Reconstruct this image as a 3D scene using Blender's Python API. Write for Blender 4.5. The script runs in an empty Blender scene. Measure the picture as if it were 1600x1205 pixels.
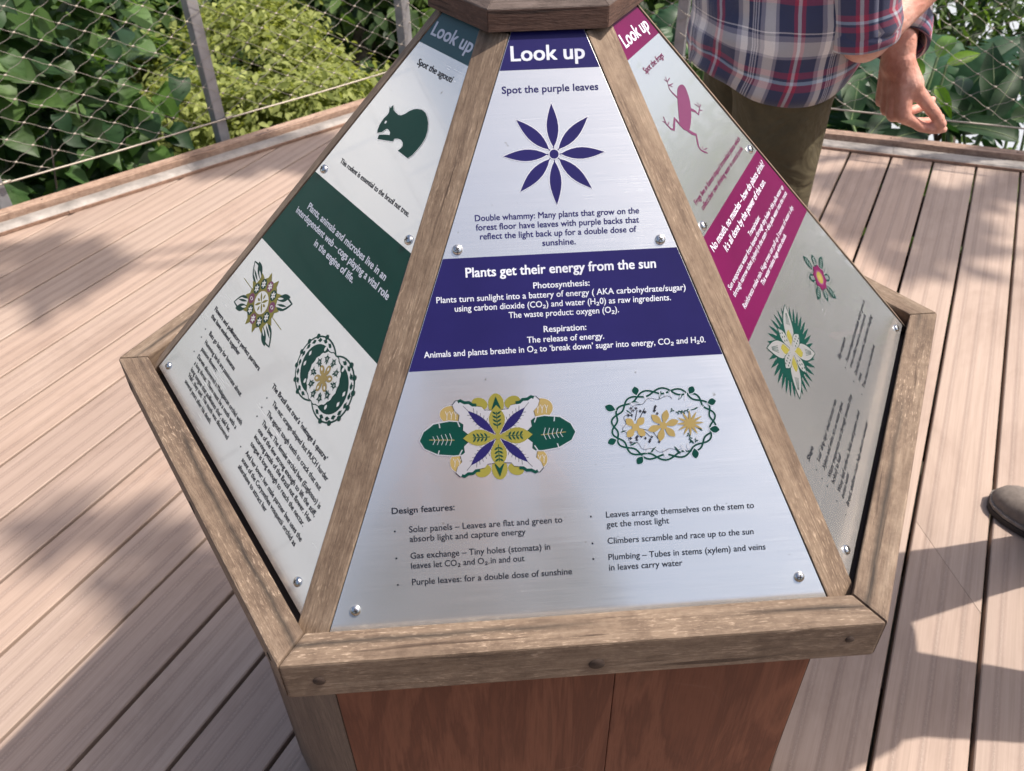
import bpy, bmesh, math, random
import numpy as np
from mathutils import Matrix, Vector
from math import sin, cos, pi, radians, sqrt, atan2

rng = np.random.default_rng(7)
random.seed(7)
SC = bpy.context.scene
COL = SC.collection

# ------------------------------------------------------------------ camera, sky, sun, exposure
ZR = 0.87                                     # height of the display's rim above the deck (metres)
CAMP = Vector((-0.0719, -0.7370, 0.5315 + ZR))
def _rot(r):
    th = math.sqrt(sum(a*a for a in r)); k = [a/th for a in r]
    K = np.array([[0, -k[2], k[1]], [k[2], 0, -k[0]], [-k[1], k[0], 0]])
    return np.eye(3) + sin(th)*K + (1-cos(th))*K@K
RC = _rot((0.0829, -0.0480, -0.0560)) @ np.array([[1, 0, 0], [0, -sin(.6), -cos(.6)], [0, cos(.6), -sin(.6)]])
FPX = 1299.95
cam = bpy.data.cameras.new('camera'); camo = bpy.data.objects.new('camera', cam); COL.objects.link(camo)
cam.sensor_width = 36; cam.lens = FPX/1600*36; cam.clip_start = 0.005; cam.clip_end = 600
m4 = Matrix.Identity(4)
for i in range(3):
    m4[i][0] = RC[0][i]; m4[i][1] = -RC[1][i]; m4[i][2] = -RC[2][i]
m4.translation = CAMP
camo.matrix_world = m4
cam.dof.use_dof = True; cam.dof.focus_distance = 0.78; cam.dof.aperture_fstop = 15
SC.camera = camo

SUN = Vector((0.500, -0.036, 0.870)).normalized()
w = bpy.data.worlds.new('World'); SC.world = w; w.use_nodes = True
nt = w.node_tree; bg = nt.nodes['Background']
sky = nt.nodes.new('ShaderNodeTexSky'); sky.sky_type = 'NISHITA'; sky.sun_disc = False
sky.sun_elevation = math.asin(SUN.z); sky.sun_rotation = atan2(SUN.x, SUN.y)
sky.air_density = 1.0; sky.dust_density = 5.0; sky.ozone_density = 1.0
nt.links.new(sky.outputs[0], bg.inputs[0]); bg.inputs[1].default_value = 0.135
sl = bpy.data.lights.new('sun', 'SUN'); sl.energy = 4.2; sl.angle = radians(0.55); sl.color = (1, .93, .84)
slo = bpy.data.objects.new('sun', sl); COL.objects.link(slo)
slo.rotation_euler = SUN.to_track_quat('Z', 'Y').to_euler(); slo.location = (3, -1, 9)
SC.view_settings.view_transform = 'Standard'; SC.view_settings.look = 'None'
SC.view_settings.exposure = 0.45; SC.view_settings.gamma = 1; SC.view_settings.use_curve_mapping = False
SC.cycles.max_bounces = 6; SC.cycles.transparent_max_bounces = 6

def at(px, py, D):
    """world point seen at photo pixel (px,py) at camera depth D - used once, to measure where things stand"""
    v = RC.T @ np.array([(px-800)/FPX, (py-602.5)/FPX, 1.0])
    return CAMP + Vector(v)*D

# ------------------------------------------------------------------ helpers
def mesh_np(name, V, F, uv=None, att=None, smooth=False):
    me = bpy.data.meshes.new(name)
    V = np.asarray(V, dtype=np.float32); F = np.asarray(F, dtype=np.int32)
    k = F.shape[1]
    me.vertices.add(len(V)); me.vertices.foreach_set('co', V.ravel())
    me.loops.add(F.size); me.loops.foreach_set('vertex_index', F.ravel())
    me.polygons.add(len(F)); me.polygons.foreach_set('loop_start', np.arange(0, F.size, k, dtype=np.int32))
    me.polygons.foreach_set('loop_total', np.full(len(F), k, dtype=np.int32))
    if smooth: me.polygons.foreach_set('use_smooth', np.ones(len(F), dtype=bool))
    me.update(calc_edges=True); me.validate()
    if att is not None:
        a = me.attributes.new('rnd', 'FLOAT', 'POINT'); a.data.foreach_set('value', np.asarray(att, dtype=np.float32))
    return me

def link(name, me, mat=None, parent=None, M=None, smooth=None):
    o = bpy.data.objects.new(name, me); COL.objects.link(o)
    if mat is not None:
        for m in (mat if isinstance(mat, (list, tuple)) else [mat]):
            me.materials.append(m)
    if parent: o.parent = parent
    if M is not None: o.matrix_local = M
    if smooth: me.polygons.foreach_set('use_smooth', np.ones(len(me.polygons), dtype=bool))
    return o

def tag(o, label=None, cat=None, group=None, kind=None):
    if label: o['label'] = label
    if cat: o['category'] = cat
    if group: o['group'] = group
    if kind: o['kind'] = kind
    return o

def empty(name, loc=(0, 0, 0), rz=0, **k):
    o = bpy.data.objects.new(name, None); COL.objects.link(o); o.location = loc; o.rotation_euler.z = rz
    o.empty_display_size = .1
    return tag(o, **k)

def prism(base, top, bevel=0.0):
    """closed solid between two matching loops of points"""
    n = len(base); me = bpy.data.meshes.new('m'); bm = bmesh.new()
    a = [bm.verts.new(p) for p in base]; b = [bm.verts.new(p) for p in top]
    bm.faces.new(a[::-1]); bm.faces.new(b)
    for i in range(n): bm.faces.new((a[i], a[(i+1) % n], b[(i+1) % n], b[i]))
    bmesh.ops.recalc_face_normals(bm, faces=bm.faces)
    if bevel > 0: bmesh.ops.bevel(bm, geom=list(bm.edges), offset=bevel, segments=2, profile=.6, affect='EDGES')
    bm.to_mesh(me); bm.free(); return me

def box(x0, x1, y0, y1, z0, z1, bevel=0.0):
    return prism([(x0, y0, z0), (x1, y0, z0), (x1, y1, z0), (x0, y1, z0)], [(x0, y0, z1), (x1, y0, z1), (x1, y1, z1), (x0, y1, z1)], bevel)

def localise(me, M):
    """move a mesh given in parent space into the local frame M"""
    me.transform(M.inverted()); return me

def frame(origin, xdir, zdir):
    x = Vector(xdir).normalized(); z = Vector(zdir); z = (z - x*z.dot(x)).normalized(); y = z.cross(x)
    M = Matrix.Identity(4)
    for i in range(3): M[i][0] = x[i]; M[i][1] = y[i]; M[i][2] = z[i]
    M.translation = Vector(origin); return M

def tube(pts, r, n=8, closed_ends=True):
    pts = [Vector(p) for p in pts]; V = []; F = []
    rr = r if hasattr(r, '__len__') else [r]*len(pts)
    up = Vector((0, 0, 1))
    prev = None
    for i, p in enumerate(pts):
        d = (pts[min(i+1, len(pts)-1)] - pts[max(i-1, 0)]).normalized()
        if prev is None: s = d.cross(up if abs(d.z) < .9 else Vector((1, 0, 0))).normalized()
        else: s = (prev - d*prev.dot(d)).normalized()
        prev = s; t = d.cross(s)
        for k in range(n):
            a = 2*pi*k/n; V.append(p + (s*cos(a) + t*sin(a))*rr[i])
    for i in range(len(pts)-1):
        for k in range(n):
            a, b = i*n+k, i*n+(k+1) % n
            F.append((a, b, b+n)); F.append((a, b+n, a+n))
    if closed_ends:
        for e in (0, len(pts)-1):
            c = len(V); V.append(pts[e])
            for k in range(n): F.append((e*n+k, e*n+(k+1) % n, c))
    return np.array([tuple(v) for v in V]), np.array(F)

def join_np(parts):
    V = []; F = []; o = 0
    for v, f in parts: V.append(v); F.append(np.asarray(f)+o); o += len(v)
    return np.concatenate(V), np.concatenate(F)

# ------------------------------------------------------------------ materials
def mat(name):
    m = bpy.data.materials.new(name); m.use_nodes = True
    return m, m.node_tree, m.node_tree.nodes['Principled BSDF']
def nd(t, kind, **k):
    n = t.nodes.new(kind)
    for a, b in k.items():
        if a.startswith('i_'): n.inputs[int(a[2:])].default_value = b
        else: setattr(n, a, b)
    return n
def ramp(t, src, stops, interp='LINEAR'):
    r = nd(t, 'ShaderNodeValToRGB'); r.color_ramp.interpolation = interp
    e = r.color_ramp.elements
    while len(e) < len(stops): e.new(.5)
    for i, (p, c) in enumerate(stops): e[i].position = p; e[i].color = (*c, 1) if len(c) == 3 else c
    t.links.new(src, r.inputs[0]); return r
def mapping(t, scale, coord='Object', rnd=True, loc=None):
    tc = nd(t, 'ShaderNodeTexCoord'); mp = nd(t, 'ShaderNodeMapping'); mp.inputs['Scale'].default_value = scale
    src = tc.outputs[coord]
    if rnd:
        oi = nd(t, 'ShaderNodeObjectInfo'); va = nd(t, 'ShaderNodeVectorMath', operation='MULTIPLY_ADD')
        cb = nd(t, 'ShaderNodeCombineXYZ'); t.links.new(oi.outputs['Random'], cb.inputs[0]); t.links.new(oi.outputs['Random'], cb.inputs[1])
        t.links.new(cb.outputs[0], va.inputs[0]); va.inputs[1].default_value = (13.7, 7.9, 3.1); t.links.new(src, va.inputs[2]); src = va.outputs[0]
    t.links.new(src, mp.inputs[0]); return mp.outputs[0]
def noise(t, vec, scale=5, detail=6, rough=.6, dist=0):
    n = nd(t, 'ShaderNodeTexNoise'); n.inputs['Scale'].default_value = scale; n.inputs['Detail'].default_value = detail
    n.inputs['Roughness'].default_value = rough; n.inputs['Distortion'].default_value = dist
    if vec is not None: t.links.new(vec, n.inputs['Vector'])
    return n.outputs['Fac']
def mix(t, fac, a, b, mode='MIX'):
    m = nd(t, 'ShaderNodeMix', data_type='RGBA', blend_type=mode)
    for s, v in ((0, fac), (6, a), (7, b)):
        if hasattr(v, 'is_linked'): t.links.new(v, m.inputs[s])
        else: m.inputs[s].default_value = v if s == 0 else ((*v, 1) if len(v) == 3 else v)
    return m.outputs[2]
def mth(t, op, a, b=0.0, c=None):
    m = nd(t, 'ShaderNodeMath', operation=op)
    for i, v in enumerate((a, b) if c is None else (a, b, c)):
        if hasattr(v, 'is_linked'): t.links.new(v, m.inputs[i])
        else: m.inputs[i].default_value = v
    return m.outputs[0]
def bump(t, b, h, strength=.3, dist=.002):
    n = nd(t, 'ShaderNodeBump'); n.inputs['Strength'].default_value = strength; n.inputs['Distance'].default_value = dist
    t.links.new(h, n.inputs['Height']); t.links.new(n.outputs[0], b.inputs['Normal'])

def weathered(name, dark, mid, light, fleck=.55, rough=.8):
    m, t, b = mat(name)
    g = noise(t, mapping(t, (11, 190, 190)), 1, 8, .75, .5)
    g2 = noise(t, mapping(t, (2.2, 18, 18)), 1, 5, .65, 1.0)
    fl = noise(t, mapping(t, (120, 620, 620)), 1, 3, .6)
    ck = noise(t, mapping(t, (5, 130, 130)), 1, 3, .6, .5)
    sp = noise(t, mapping(t, (9, 22, 22)), 1, 5, .65)
    c = ramp(t, mth(t, 'ADD', mth(t, 'MULTIPLY', g, .6), mth(t, 'MULTIPLY', g2, .45)), [(.33, dark), (.52, mid), (.72, light)])
    f = ramp(t, fl, [(.55, (0, 0, 0)), (.64, (1, 1, 1))])
    patch = ramp(t, sp, [(.42, (0, 0, 0)), (.62, (1, 1, 1))])
    fm = mth(t, 'MULTIPLY', mth(t, 'MULTIPLY', f.outputs[0], patch.outputs[0]), fleck)
    c2 = mix(t, fm, c.outputs[0], tuple(min(1, x*1.45) for x in light))
    stain = ramp(t, noise(t, mapping(t, (3, 10, 10)), 1.2, 5, .7, 1), [(.55, (1, 1, 1)), (.75, (.55, .5, .47))])
    crk = ramp(t, ck, [(.30, (.35, .30, .27)), (.36, (1, 1, 1))])
    tcc = nd(t, 'ShaderNodeTexCoord'); sxx = nd(t, 'ShaderNodeSeparateXYZ'); t.links.new(tcc.outputs['Object'], sxx.inputs[0]); oii = nd(t, 'ShaderNodeObjectInfo')
    wav = noise(t, mapping(t, (7, 1, 1)), 1, 4, .6)
    yc = mth(t, 'ADD', mth(t, 'MULTIPLY', oii.outputs['Random'], .012), mth(t, 'MULTIPLY', wav, .014))
    dcr = mth(t, 'ABSOLUTE', mth(t, 'SUBTRACT', sxx.outputs[1], yc))
    msk = ramp(t, noise(t, mapping(t, (3.3, .5, .5)), 1, 2, .5), [(.46, (0, 0, 0)), (.54, (1, 1, 1))])
    line = ramp(t, dcr, [(.0, (1, 1, 1)), (.00055, (0, 0, 0))])
    crf = mth(t, 'MULTIPLY', mth(t, 'MULTIPLY', msk.outputs[0], line.outputs[0]), .85)
    mott = ramp(t, noise(t, mapping(t, (45, 60, 60)), 1, 6, .75), [(.35, (.68, .64, .62)), (.6, (1.08, 1.08, 1.08))])
    c3 = mix(t, 1.0, mix(t, 1.0, mix(t, 1.0, c2, stain.outputs[0], 'MULTIPLY'), crk.outputs[0], 'MULTIPLY'), mott.outputs[0], 'MULTIPLY')
    c3 = mix(t, crf, c3, (.02, .014, .01))
    t.links.new(c3, b.inputs['Base Color']); b.inputs['Roughness'].default_value = rough
    bump(t, b, mth(t, 'ADD', mth(t, 'MULTIPLY', g, .8), fl), .7, .0010)
    return m
M_RIM = weathered('weathered_hardwood', (.078, .051, .035), (.168, .117, .080), (.27, .205, .150), .75)
M_POST = weathered('weathered_post_wood', (.083, .053, .036), (.182, .126, .085), (.285, .214, .152), .7)
M_CAP = weathered('dark_cap_wood', (.050, .035, .029), (.092, .066, .056), (.15, .112, .098), .25)
M_CAPS = weathered('red_cap_edge_wood', (.05, .026, .019), (.10, .052, .036), (.15, .085, .06), .3)
M_SIDEBOARD = weathered('grey_brown_board', (.06, .040, .028), (.115, .078, .054), (.185, .132, .095), .4)
M_KERB = weathered('kerb_timber', (.20, .125, .085), (.36, .24, .175), (.48, .35, .27), .3)
M_KERBB = weathered('kerb_base_timber', (.15, .085, .055), (.27, .165, .115), (.36, .24, .18), .3)

def red_board():
    m, t, b = mat('stained_red_board')
    v = mapping(t, (2.4, 15, 15)); n1 = noise(t, v, 1, 5, .55, 2.2)
    rings = nd(t, 'ShaderNodeTexWave', wave_type='BANDS', bands_direction='Y'); rings.inputs['Scale'].default_value = 1.1
    rings.inputs['Distortion'].default_value = 22; rings.inputs['Detail'].default_value = 3; rings.inputs['Detail Scale'].default_value = .35
    t.links.new(mapping(t, (.9, 5, 5)), rings.inputs['Vector'])
    g = noise(t, mapping(t, (12, 300, 300)), 1, 4, .6)
    s = mth(t, 'ADD', mth(t, 'MULTIPLY', n1, .72), mth(t, 'MULTIPLY', g, .16))
    c = ramp(t, s, [(.20, (.085, .027, .014)), (.34, (.155, .054, .029)), (.42, (.115, .038, .021)), (.5, (.185, .069, .038)), (.58, (.13, .047, .026)), (.7, (.22, .092, .053))])
    sc = nd(t, 'ShaderNodeTexVoronoi', feature='DISTANCE_TO_EDGE'); sc.inputs['Scale'].default_value = 1
    t.links.new(mapping(t, (3.1, 9, 3)), sc.inputs['Vector'])
    line = ramp(t, sc.outputs['Distance'], [(0, (1, 1, 1)), (.006, (0, 0, 0))])
    msk = ramp(t, noise(t, mapping(t, (4, 4, 4)), 1.3, 2), [(.52, (0, 0, 0)), (.6, (1, 1, 1))])
    c2 = mix(t, mth(t, 'MULTIPLY', mth(t, 'MULTIPLY', line.outputs[0], msk.outputs[0]), .1), c.outputs[0], (.32, .2, .15))
    t.links.new(c2, b.inputs['Base Color']); b.inputs['Roughness'].default_value = .65; b.inputs['Specular IOR Level'].default_value = .25
    bump(t, b, mth(t, 'ADD', g, mth(t, 'MULTIPLY', rings.outputs['Fac'], .5)), .25, .0008); return m
M_RED = red_board()

def deck_mat():
    m, t, b = mat('weathered_deck_board')
    tc = nd(t, 'ShaderNodeTexCoord'); sx = nd(t, 'ShaderNodeSeparateXYZ'); t.links.new(tc.outputs['Object'], sx.inputs[0])
    wob = noise(t, mapping(t, (110, 110, 110)), 1, 5, .8)
    y = mth(t, 'ADD', sx.outputs[1], mth(t, 'MULTIPLY', mth(t, 'SUBTRACT', wob, .5), .007))
    s = None
    for yc in (-.043, 0.0, .043):
        d = mth(t, 'ABSOLUTE', mth(t, 'SUBTRACT', y, yc))
        s = d if s is None else mth(t, 'MINIMUM', s, d)
    strip = ramp(t, s, [(.0026, (1, 1, 1)), (.0040, (0, 0, 0))])
    edge = ramp(t, mth(t, 'ABSOLUTE', mth(t, 'SUBTRACT', s, .0042)), [(.0, (1, 1, 1)), (.0013, (0, 0, 0))])
    g = noise(t, mapping(t, (5.0, 330, 330)), 1, 6, .7, .3)
    g2 = noise(t, mapping(t, (1.6, 34, 34)), 1, 5, .6, 1.6)
    oi = nd(t, 'ShaderNodeObjectInfo')
    c = ramp(t, mth(t, 'ADD', mth(t, 'MULTIPLY', g, .62), mth(t, 'MULTIPLY', g2, .38)), [(.32, (.31, .232, .184)), (.5, (.368, .277, .224)), (.68, (.42, .322, .265))])
    c1 = mix(t, 1.0, c.outputs[0], ramp(t, oi.outputs['Random'], [(0, (.88, .86, .86)), (.5, (1, 1, 1)), (1, (1.0, .95, .92))]).outputs[0], 'MULTIPLY')
    grit = noise(t, mapping(t, (500, 500, 500)), 1, 2, .5)
    gc = ramp(t, grit, [(.35, (.20, .15, .12)), (.6, (.38, .29, .24))])
    c2 = mix(t, mth(t, 'MULTIPLY', strip.outputs[0], .6), c1, gc.outputs[0])
    c3 = mix(t, mth(t, 'MULTIPLY', edge.outputs[0], .34), c2, (.16, .10, .08))
    dirt = ramp(t, noise(t, mapping(t, (2.2, 5, 5)), 1, 5, .7, .6), [(.5, (1, 1, 1)), (.8, (.72, .68, .66))])
    c4 = mix(t, 1.0, c3, dirt.outputs[0], 'MULTIPLY')
    t.links.new(c4, b.inputs['Base Color']); b.inputs['Roughness'].default_value = .62
    h = mth(t, 'ADD', mth(t, 'MULTIPLY', g, .14), mth(t, 'MULTIPLY', strip.outputs[0], mth(t, 'ADD', mth(t, 'MULTIPLY', grit, 1.3), -.2)))
    bump(t, b, h, .5, .0016); return m
M_DECK = deck_mat()

def simple(name, col, rough=.5, metal=0.0, spec=None, nscale=None, namp=.15, bmp=0.0):
    m, t, b = mat(name)
    b.inputs['Base Color'].default_value = (*col, 1); b.inputs['Roughness'].default_value = rough; b.inputs['Metallic'].default_value = metal
    if nscale:
        n = noise(t, mapping(t, (nscale,)*3), 1, 5, .65)
        c = ramp(t, n, [(.3, tuple(x*(1-namp*2) for x in col)), (.7, tuple(min(1, x*(1+namp*2)) for x in col))])
        t.links.new(c.outputs[0], b.inputs['Base Color'])
        if bmp: bump(t, b, n, bmp, .002)
    return m
def brushed():
    m, t, b = mat('brushed_aluminium')
    g = noise(t, mapping(t, (16, 900, 900), rnd=True), 1, 4, .7)
    l = noise(t, mapping(t, (3, 60, 60)), 1, 3, .6)
    c = ramp(t, mth(t, 'ADD', mth(t, 'MULTIPLY', g, .7), mth(t, 'MULTIPLY', l, .3)), [(.3, (.70, .705, .705)), (.7, (.77, .773, .772))])
    sp = ramp(t, noise(t, mapping(t, (150, 150, 150)), 1, 2, .5), [(.72, (1, 1, 1)), (.8, (.62, .60, .56))])
    c2 = mix(t, 1, c.outputs[0], sp.outputs[0], 'MULTIPLY')
    vs = nd(t, 'ShaderNodeTexVoronoi', feature='DISTANCE_TO_EDGE'); vs.inputs['Scale'].default_value = 1; t.links.new(mapping(t, (5, 17, 3)), vs.inputs['Vector'])
    sl1 = ramp(t, vs.outputs['Distance'], [(0, (1, 1, 1)), (.004, (0, 0, 0))]); sm1 = ramp(t, noise(t, mapping(t, (6, 6, 6)), 1.7, 2), [(.60, (0, 0, 0)), (.64, (1, 1, 1))])
    c2 = mix(t, mth(t, 'MULTIPLY', mth(t, 'MULTIPLY', sl1.outputs[0], sm1.outputs[0]), .55), c2, (.92, .92, .92))
    t.links.new(c2, b.inputs['Base Color']); b.inputs['Metallic'].default_value = .82
    r = ramp(t, g, [(.3, (.19, .19, .19)), (.7, (.25, .25, .25))])
    sm = ramp(t, noise(t, mapping(t, (7, 10, 10)), 1, 4, .6, .8), [(.45, (0, 0, 0)), (.75, (.05, .05, .05))]); t.links.new(mth(t, 'ADD', r.outputs[0], sm.outputs[0]), b.inputs['Roughness'])
    bump(t, b, g, .012, .0001)
    tg = nd(t, 'ShaderNodeTangent', direction_type='UV_MAP'); tg.uv_map = 'UVMap'; t.links.new(tg.outputs[0], b.inputs['Tangent'])
    b.inputs['Anisotropic'].default_value = .75; b.inputs['Anisotropic Rotation'].default_value = .25
    b.inputs['Coat Weight'].default_value = .6; b.inputs['Coat Roughness'].default_value = .02
    return m
M_ALU = brushed()
def ink(name, col, rough=.38, coat=.05):
    m, t, b = mat(name); 
    n = noise(t, mapping(t, (9, 9, 9)), 1, 4, .6)
    c = ramp(t, n, [(.35, tuple(x*.88 for x in col)), (.7, tuple(min(1, x*1.12) for x in col))]); t.links.new(c.outputs[0], b.inputs['Base Color'])
    b.inputs['Roughness'].default_value = rough; b.inputs['Specular IOR Level'].default_value = .12
    b.inputs['Coat Weight'].default_value = coat; b.inputs['Coat Roughness'].default_value = .03
    return m
INK = {'p': ink('purple_print', (.0145, .012, .082)), 'k': ink('dark_print', (.012, .014, .022), .75, .0), 'w': ink('white_print', (.55, .57, .64), .5, .05),
       'g': ink('green_print', (.002, .038, .029)), 't': ink('header_glare_print', (.035, .085, .10)), 'm': ink('magenta_print', (.115, .005, .052)), 'o': ink('olive_print', (.20, .18, .035), .45, .1),  # left header: sky glare painted into the ink as a lighter teal
       's': ink('silver_white_print', (.42, .42, .46), .5, .1), 'f': ink('plum_print', (.17, .05, .11), .45, .1), 'v': ink('violet_print', (.12, .02, .09)), 'b': ink('tan_print', (.27, .20, .075), .5, .1)}
INK['s'] = simple('bare_metal_in_print', (.74, .73, .73), .3, .8)
INK['r'] = ink('frog_sky_sheen_print', (.13, .034, .085))  # frog: sky reflection painted in as a paler ink
M_STEEL = simple('stainless_steel', (.62, .61, .60), .22, 1.0)
M_DARK = simple('painted_recess_shade', (.02, .017, .015), .8)
M_HOLE = simple('painted_hole_shade', (.035, .02, .014), .8, nscale=60)  # flat dark discs, painted shade for the insides of holes
M_POSTM = simple('grey_painted_post', (.27, .26, .265), .55, nscale=9, namp=.12)
M_WIRE = simple('wire_rope', (.31, .28, .24), .45, .6, nscale=300)
M_FERR = simple('ferrule', (.40, .35, .29), .55, .4)
M_CABLE = simple('edge_cable', (.40, .35, .29), .5, .4, nscale=400)
M_RAILG = simple('grey_metal_rail', (.29, .26, .235), .6, .1, nscale=14, namp=.18)
M_BACK = simple('black_backing', (.03, .02, .018), .7, nscale=30)
M_UNDER = simple('dark_joist', (.06, .04, .03), .9, nscale=12)
M_SOIL = simple('forest_soil', (.045, .035, .022), .95, nscale=2, namp=.3, bmp=.5)
def leafmat(name, dark, light, trans=.35, rough=.45, objrnd=False, tcol=None):
    m, t, b = mat(name)
    if objrnd: oi = nd(t, 'ShaderNodeObjectInfo'); r = oi.outputs['Random']
    else: a = nd(t, 'ShaderNodeAttribute'); a.attribute_name = 'rnd'; r = a.outputs['Fac']
    c = ramp(t, r, [(0, dark), (.6, tuple((x+y)/2 for x, y in zip(dark, light))), (1, light)])
    n = ramp(t, noise(t, mapping(t, (30, 30, 30)), 1, 3), [(.3, (.78, .8, .75)), (.7, (1.1, 1.1, 1.1))])
    cc = mix(t, 1, c.outputs[0], n.outputs[0], 'MULTIPLY')
    t.links.new(cc, b.inputs['Base Color']); b.inputs['Roughness'].default_value = rough; b.inputs['Specular IOR Level'].default_value = .28
    tr = nd(t, 'ShaderNodeBsdfTranslucent'); ms = nd(t, 'ShaderNodeMixShader'); ms.inputs[0].default_value = trans
    tc = mix(t, 1, cc, tcol or (2.2, 2.4, .9), 'MULTIPLY'); t.links.new(tc, tr.inputs[0])
    out = t.nodes['Material Output']; t.links.new(b.outputs[0], ms.inputs[1]); t.links.new(tr.outputs[0], ms.inputs[2]); t.links.new(ms.outputs[0], out.inputs[0])
    return m
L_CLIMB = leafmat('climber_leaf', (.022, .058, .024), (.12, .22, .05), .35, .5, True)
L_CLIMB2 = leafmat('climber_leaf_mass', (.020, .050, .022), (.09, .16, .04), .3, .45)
L_BRIGHT = leafmat('yellow_green_leaf', (.17, .20, .055), (.38, .41, .14), .4, .65, tcol=(1.7, 1.7, .9))
L_DARK = leafmat('dark_tree_leaf', (.022, .046, .020), (.11, .17, .045), .3, .45)
L_MID = leafmat('mid_green_leaf', (.03, .065, .02), (.13, .20, .045), .35, .45)
L_BANANA = leafmat('banana_leaf', (.014, .042, .022), (.035, .09, .035), .25, .42, True)
L_LIME = leafmat('lime_leaf', (.10, .20, .02), (.20, .33, .04), .45, .4, True)
M_BARK = simple('grey_brown_bark', (.10, .075, .06), .9, nscale=16, namp=.3, bmp=.7)
# ------------------------------------------------------------------ ground below the lookout
def terrain():
    n = 70; xs = np.linspace(-60, 60, n); V = []; F = []
    for j in range(n):
        for i in range(n):
            x, y = xs[i], xs[j]; r = math.hypot(x, y)
            z = -1.3 - 0.42*max(0, r-3.2) if r < 25 else -10.45 + .03*(r-25)
            z += .25*sin(x*.7+1)*cos(y*.6) + .12*sin(x*2.1+y*1.7)
            V.append((x, y, z))
    for j in range(n-1):
        for i in range(n-1):
            a = j*n+i; F.append((a, a+1, a+1+n, a+n))
    me = mesh_np('ground', V, F, smooth=True); tag(link('ground', me, M_SOIL), kind='structure')
terrain()

# ------------------------------------------------------------------ deck
SIDES = [(127.8, 2.587, 2.659, 2.711, .018, .042), (66.3, 2.730, 2.800, 2.850, .016, .040), (6.3, 2.76, 2.83, 2.88, .016, .040),
         (-53.7, 2.76, 2.83, 2.88, .016, .040), (-113.7, 2.7, 2.77, 2.82, .016, .040), (187.8, 2.70, 2.77, 2.82, .016, .040)]
def clip(poly, nx, ny, q):
    out = []
    for i in range(len(poly)):
        a, b = poly[i], poly[(i+1) % len(poly)]
        da, db = a[0]*nx+a[1]*ny-q, b[0]*nx+b[1]*ny-q
        if da <= 0: out.append(a)
        if da*db < 0:
            t = da/(da-db); out.append((a[0]+(b[0]-a[0])*t, a[1]+(b[1]-a[1])*t))
    return out
TH = radians(58.95); DU = (cos(TH), sin(TH)); DN = (-sin(TH), cos(TH))
deck = empty('deck', kind='structure')
PITCH = .1527; OFF0 = -.0700
HOLD = []
def plank(o0, o1, cuts=()):
    g = .0042
    poly = [(DU[0]*s+DN[0]*o, DU[1]*s+DN[1]*o) for s, o in ((-4, o0+g), (4, o0+g), (4, o1-g), (-4, o1-g))]
    for a, q0, q1, q2, h1, h2 in SIDES:
        poly = clip(poly, cos(radians(a)), sin(radians(a)), q1+.03)
        if len(poly) < 3: return
    for c in cuts: poly = clip(poly, *c)
    cx = sum(p[0] for p in poly)/len(poly); cy = sum(p[1] for p in poly)/len(poly); oc = (o0+o1)/2
    s = cx*DU[0]+cy*DU[1]
    M = frame((DU[0]*s+DN[0]*oc, DU[1]*s+DN[1]*oc, 0), (DU[0], DU[1], 0), (0, 0, 1))
    dz = random.uniform(-.0008, .0008)
    Mi = M.inverted(); P = [Mi @ Vector((x, y, 0)) for x, y in poly]
    # chamfered top edge
    c = .0022
    n = len(P); me = bpy.data.meshes.new('plank'); bm = bmesh.new()
    lo = [bm.verts.new((p.x, p.y, -.028)) for p in P]; md = [bm.verts.new((p.x, p.y, -c+dz)) for p in P]
    hh = (o1-o0)/2-g
    tp = [bm.verts.new((p.x, max(-hh+c, min(hh-c, p.y)), dz)) for p in P]
    bm.faces.new(tp)
    for i in range(n):
        j = (i+1) % n
        for A, B in ((lo, md), (md, tp)):
            try: bm.faces.new((A[i], A[j], B[j], B[i]))
            except ValueError: pass
    bmesh.ops.recalc_face_normals(bm, faces=bm.faces); bm.to_mesh(me); bm.free()
    link('plank', me, M_DECK, deck, M)
# one board right of the display is jointed with a slanting cut
ja, jb = Vector((0.6865, 0.3780)), Vector((0.6600, 0.1540))
for k in range(-22, 22):
    o0 = OFF0+PITCH*k; o1 = o0+PITCH
    if k == -4:
        p1 = at(1428, 812, .1); p2 = at(1526, 948, .1)
        def gp(px, py):
            d = at(px, py, 1)-CAMP; return CAMP-d*(CAMP.z/d.z)
        A, B = gp(1428, 812), gp(1526, 948); d = (B-A); nx, ny = -d.y, d.x; L = math.hypot(nx, ny); nx /= L; ny /= L; q = A.x*nx+A.y*ny
        plank(o0, o1, [(nx, ny, q-.0008)]); plank(o0, o1, [(-nx, -ny, -q-.0008)])
    else: plank(o0, o1)
# joists below the boards, across them
for i in range(-7, 8):
    M = frame((DU[0]*i*.42, DU[1]*i*.42, -.10), (DN[0], DN[1], 0), (0, 0, 1)); L = sqrt(max(.1, 2.6**2-(i*.42)**2))
    link('joist', box(-L, L, -.03, .03, -.07, .0695), M_UNDER, deck, M)
P6 = []
for i in range(6):
    a, b = SIDES[i], SIDES[(i-1) % 6]
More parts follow.
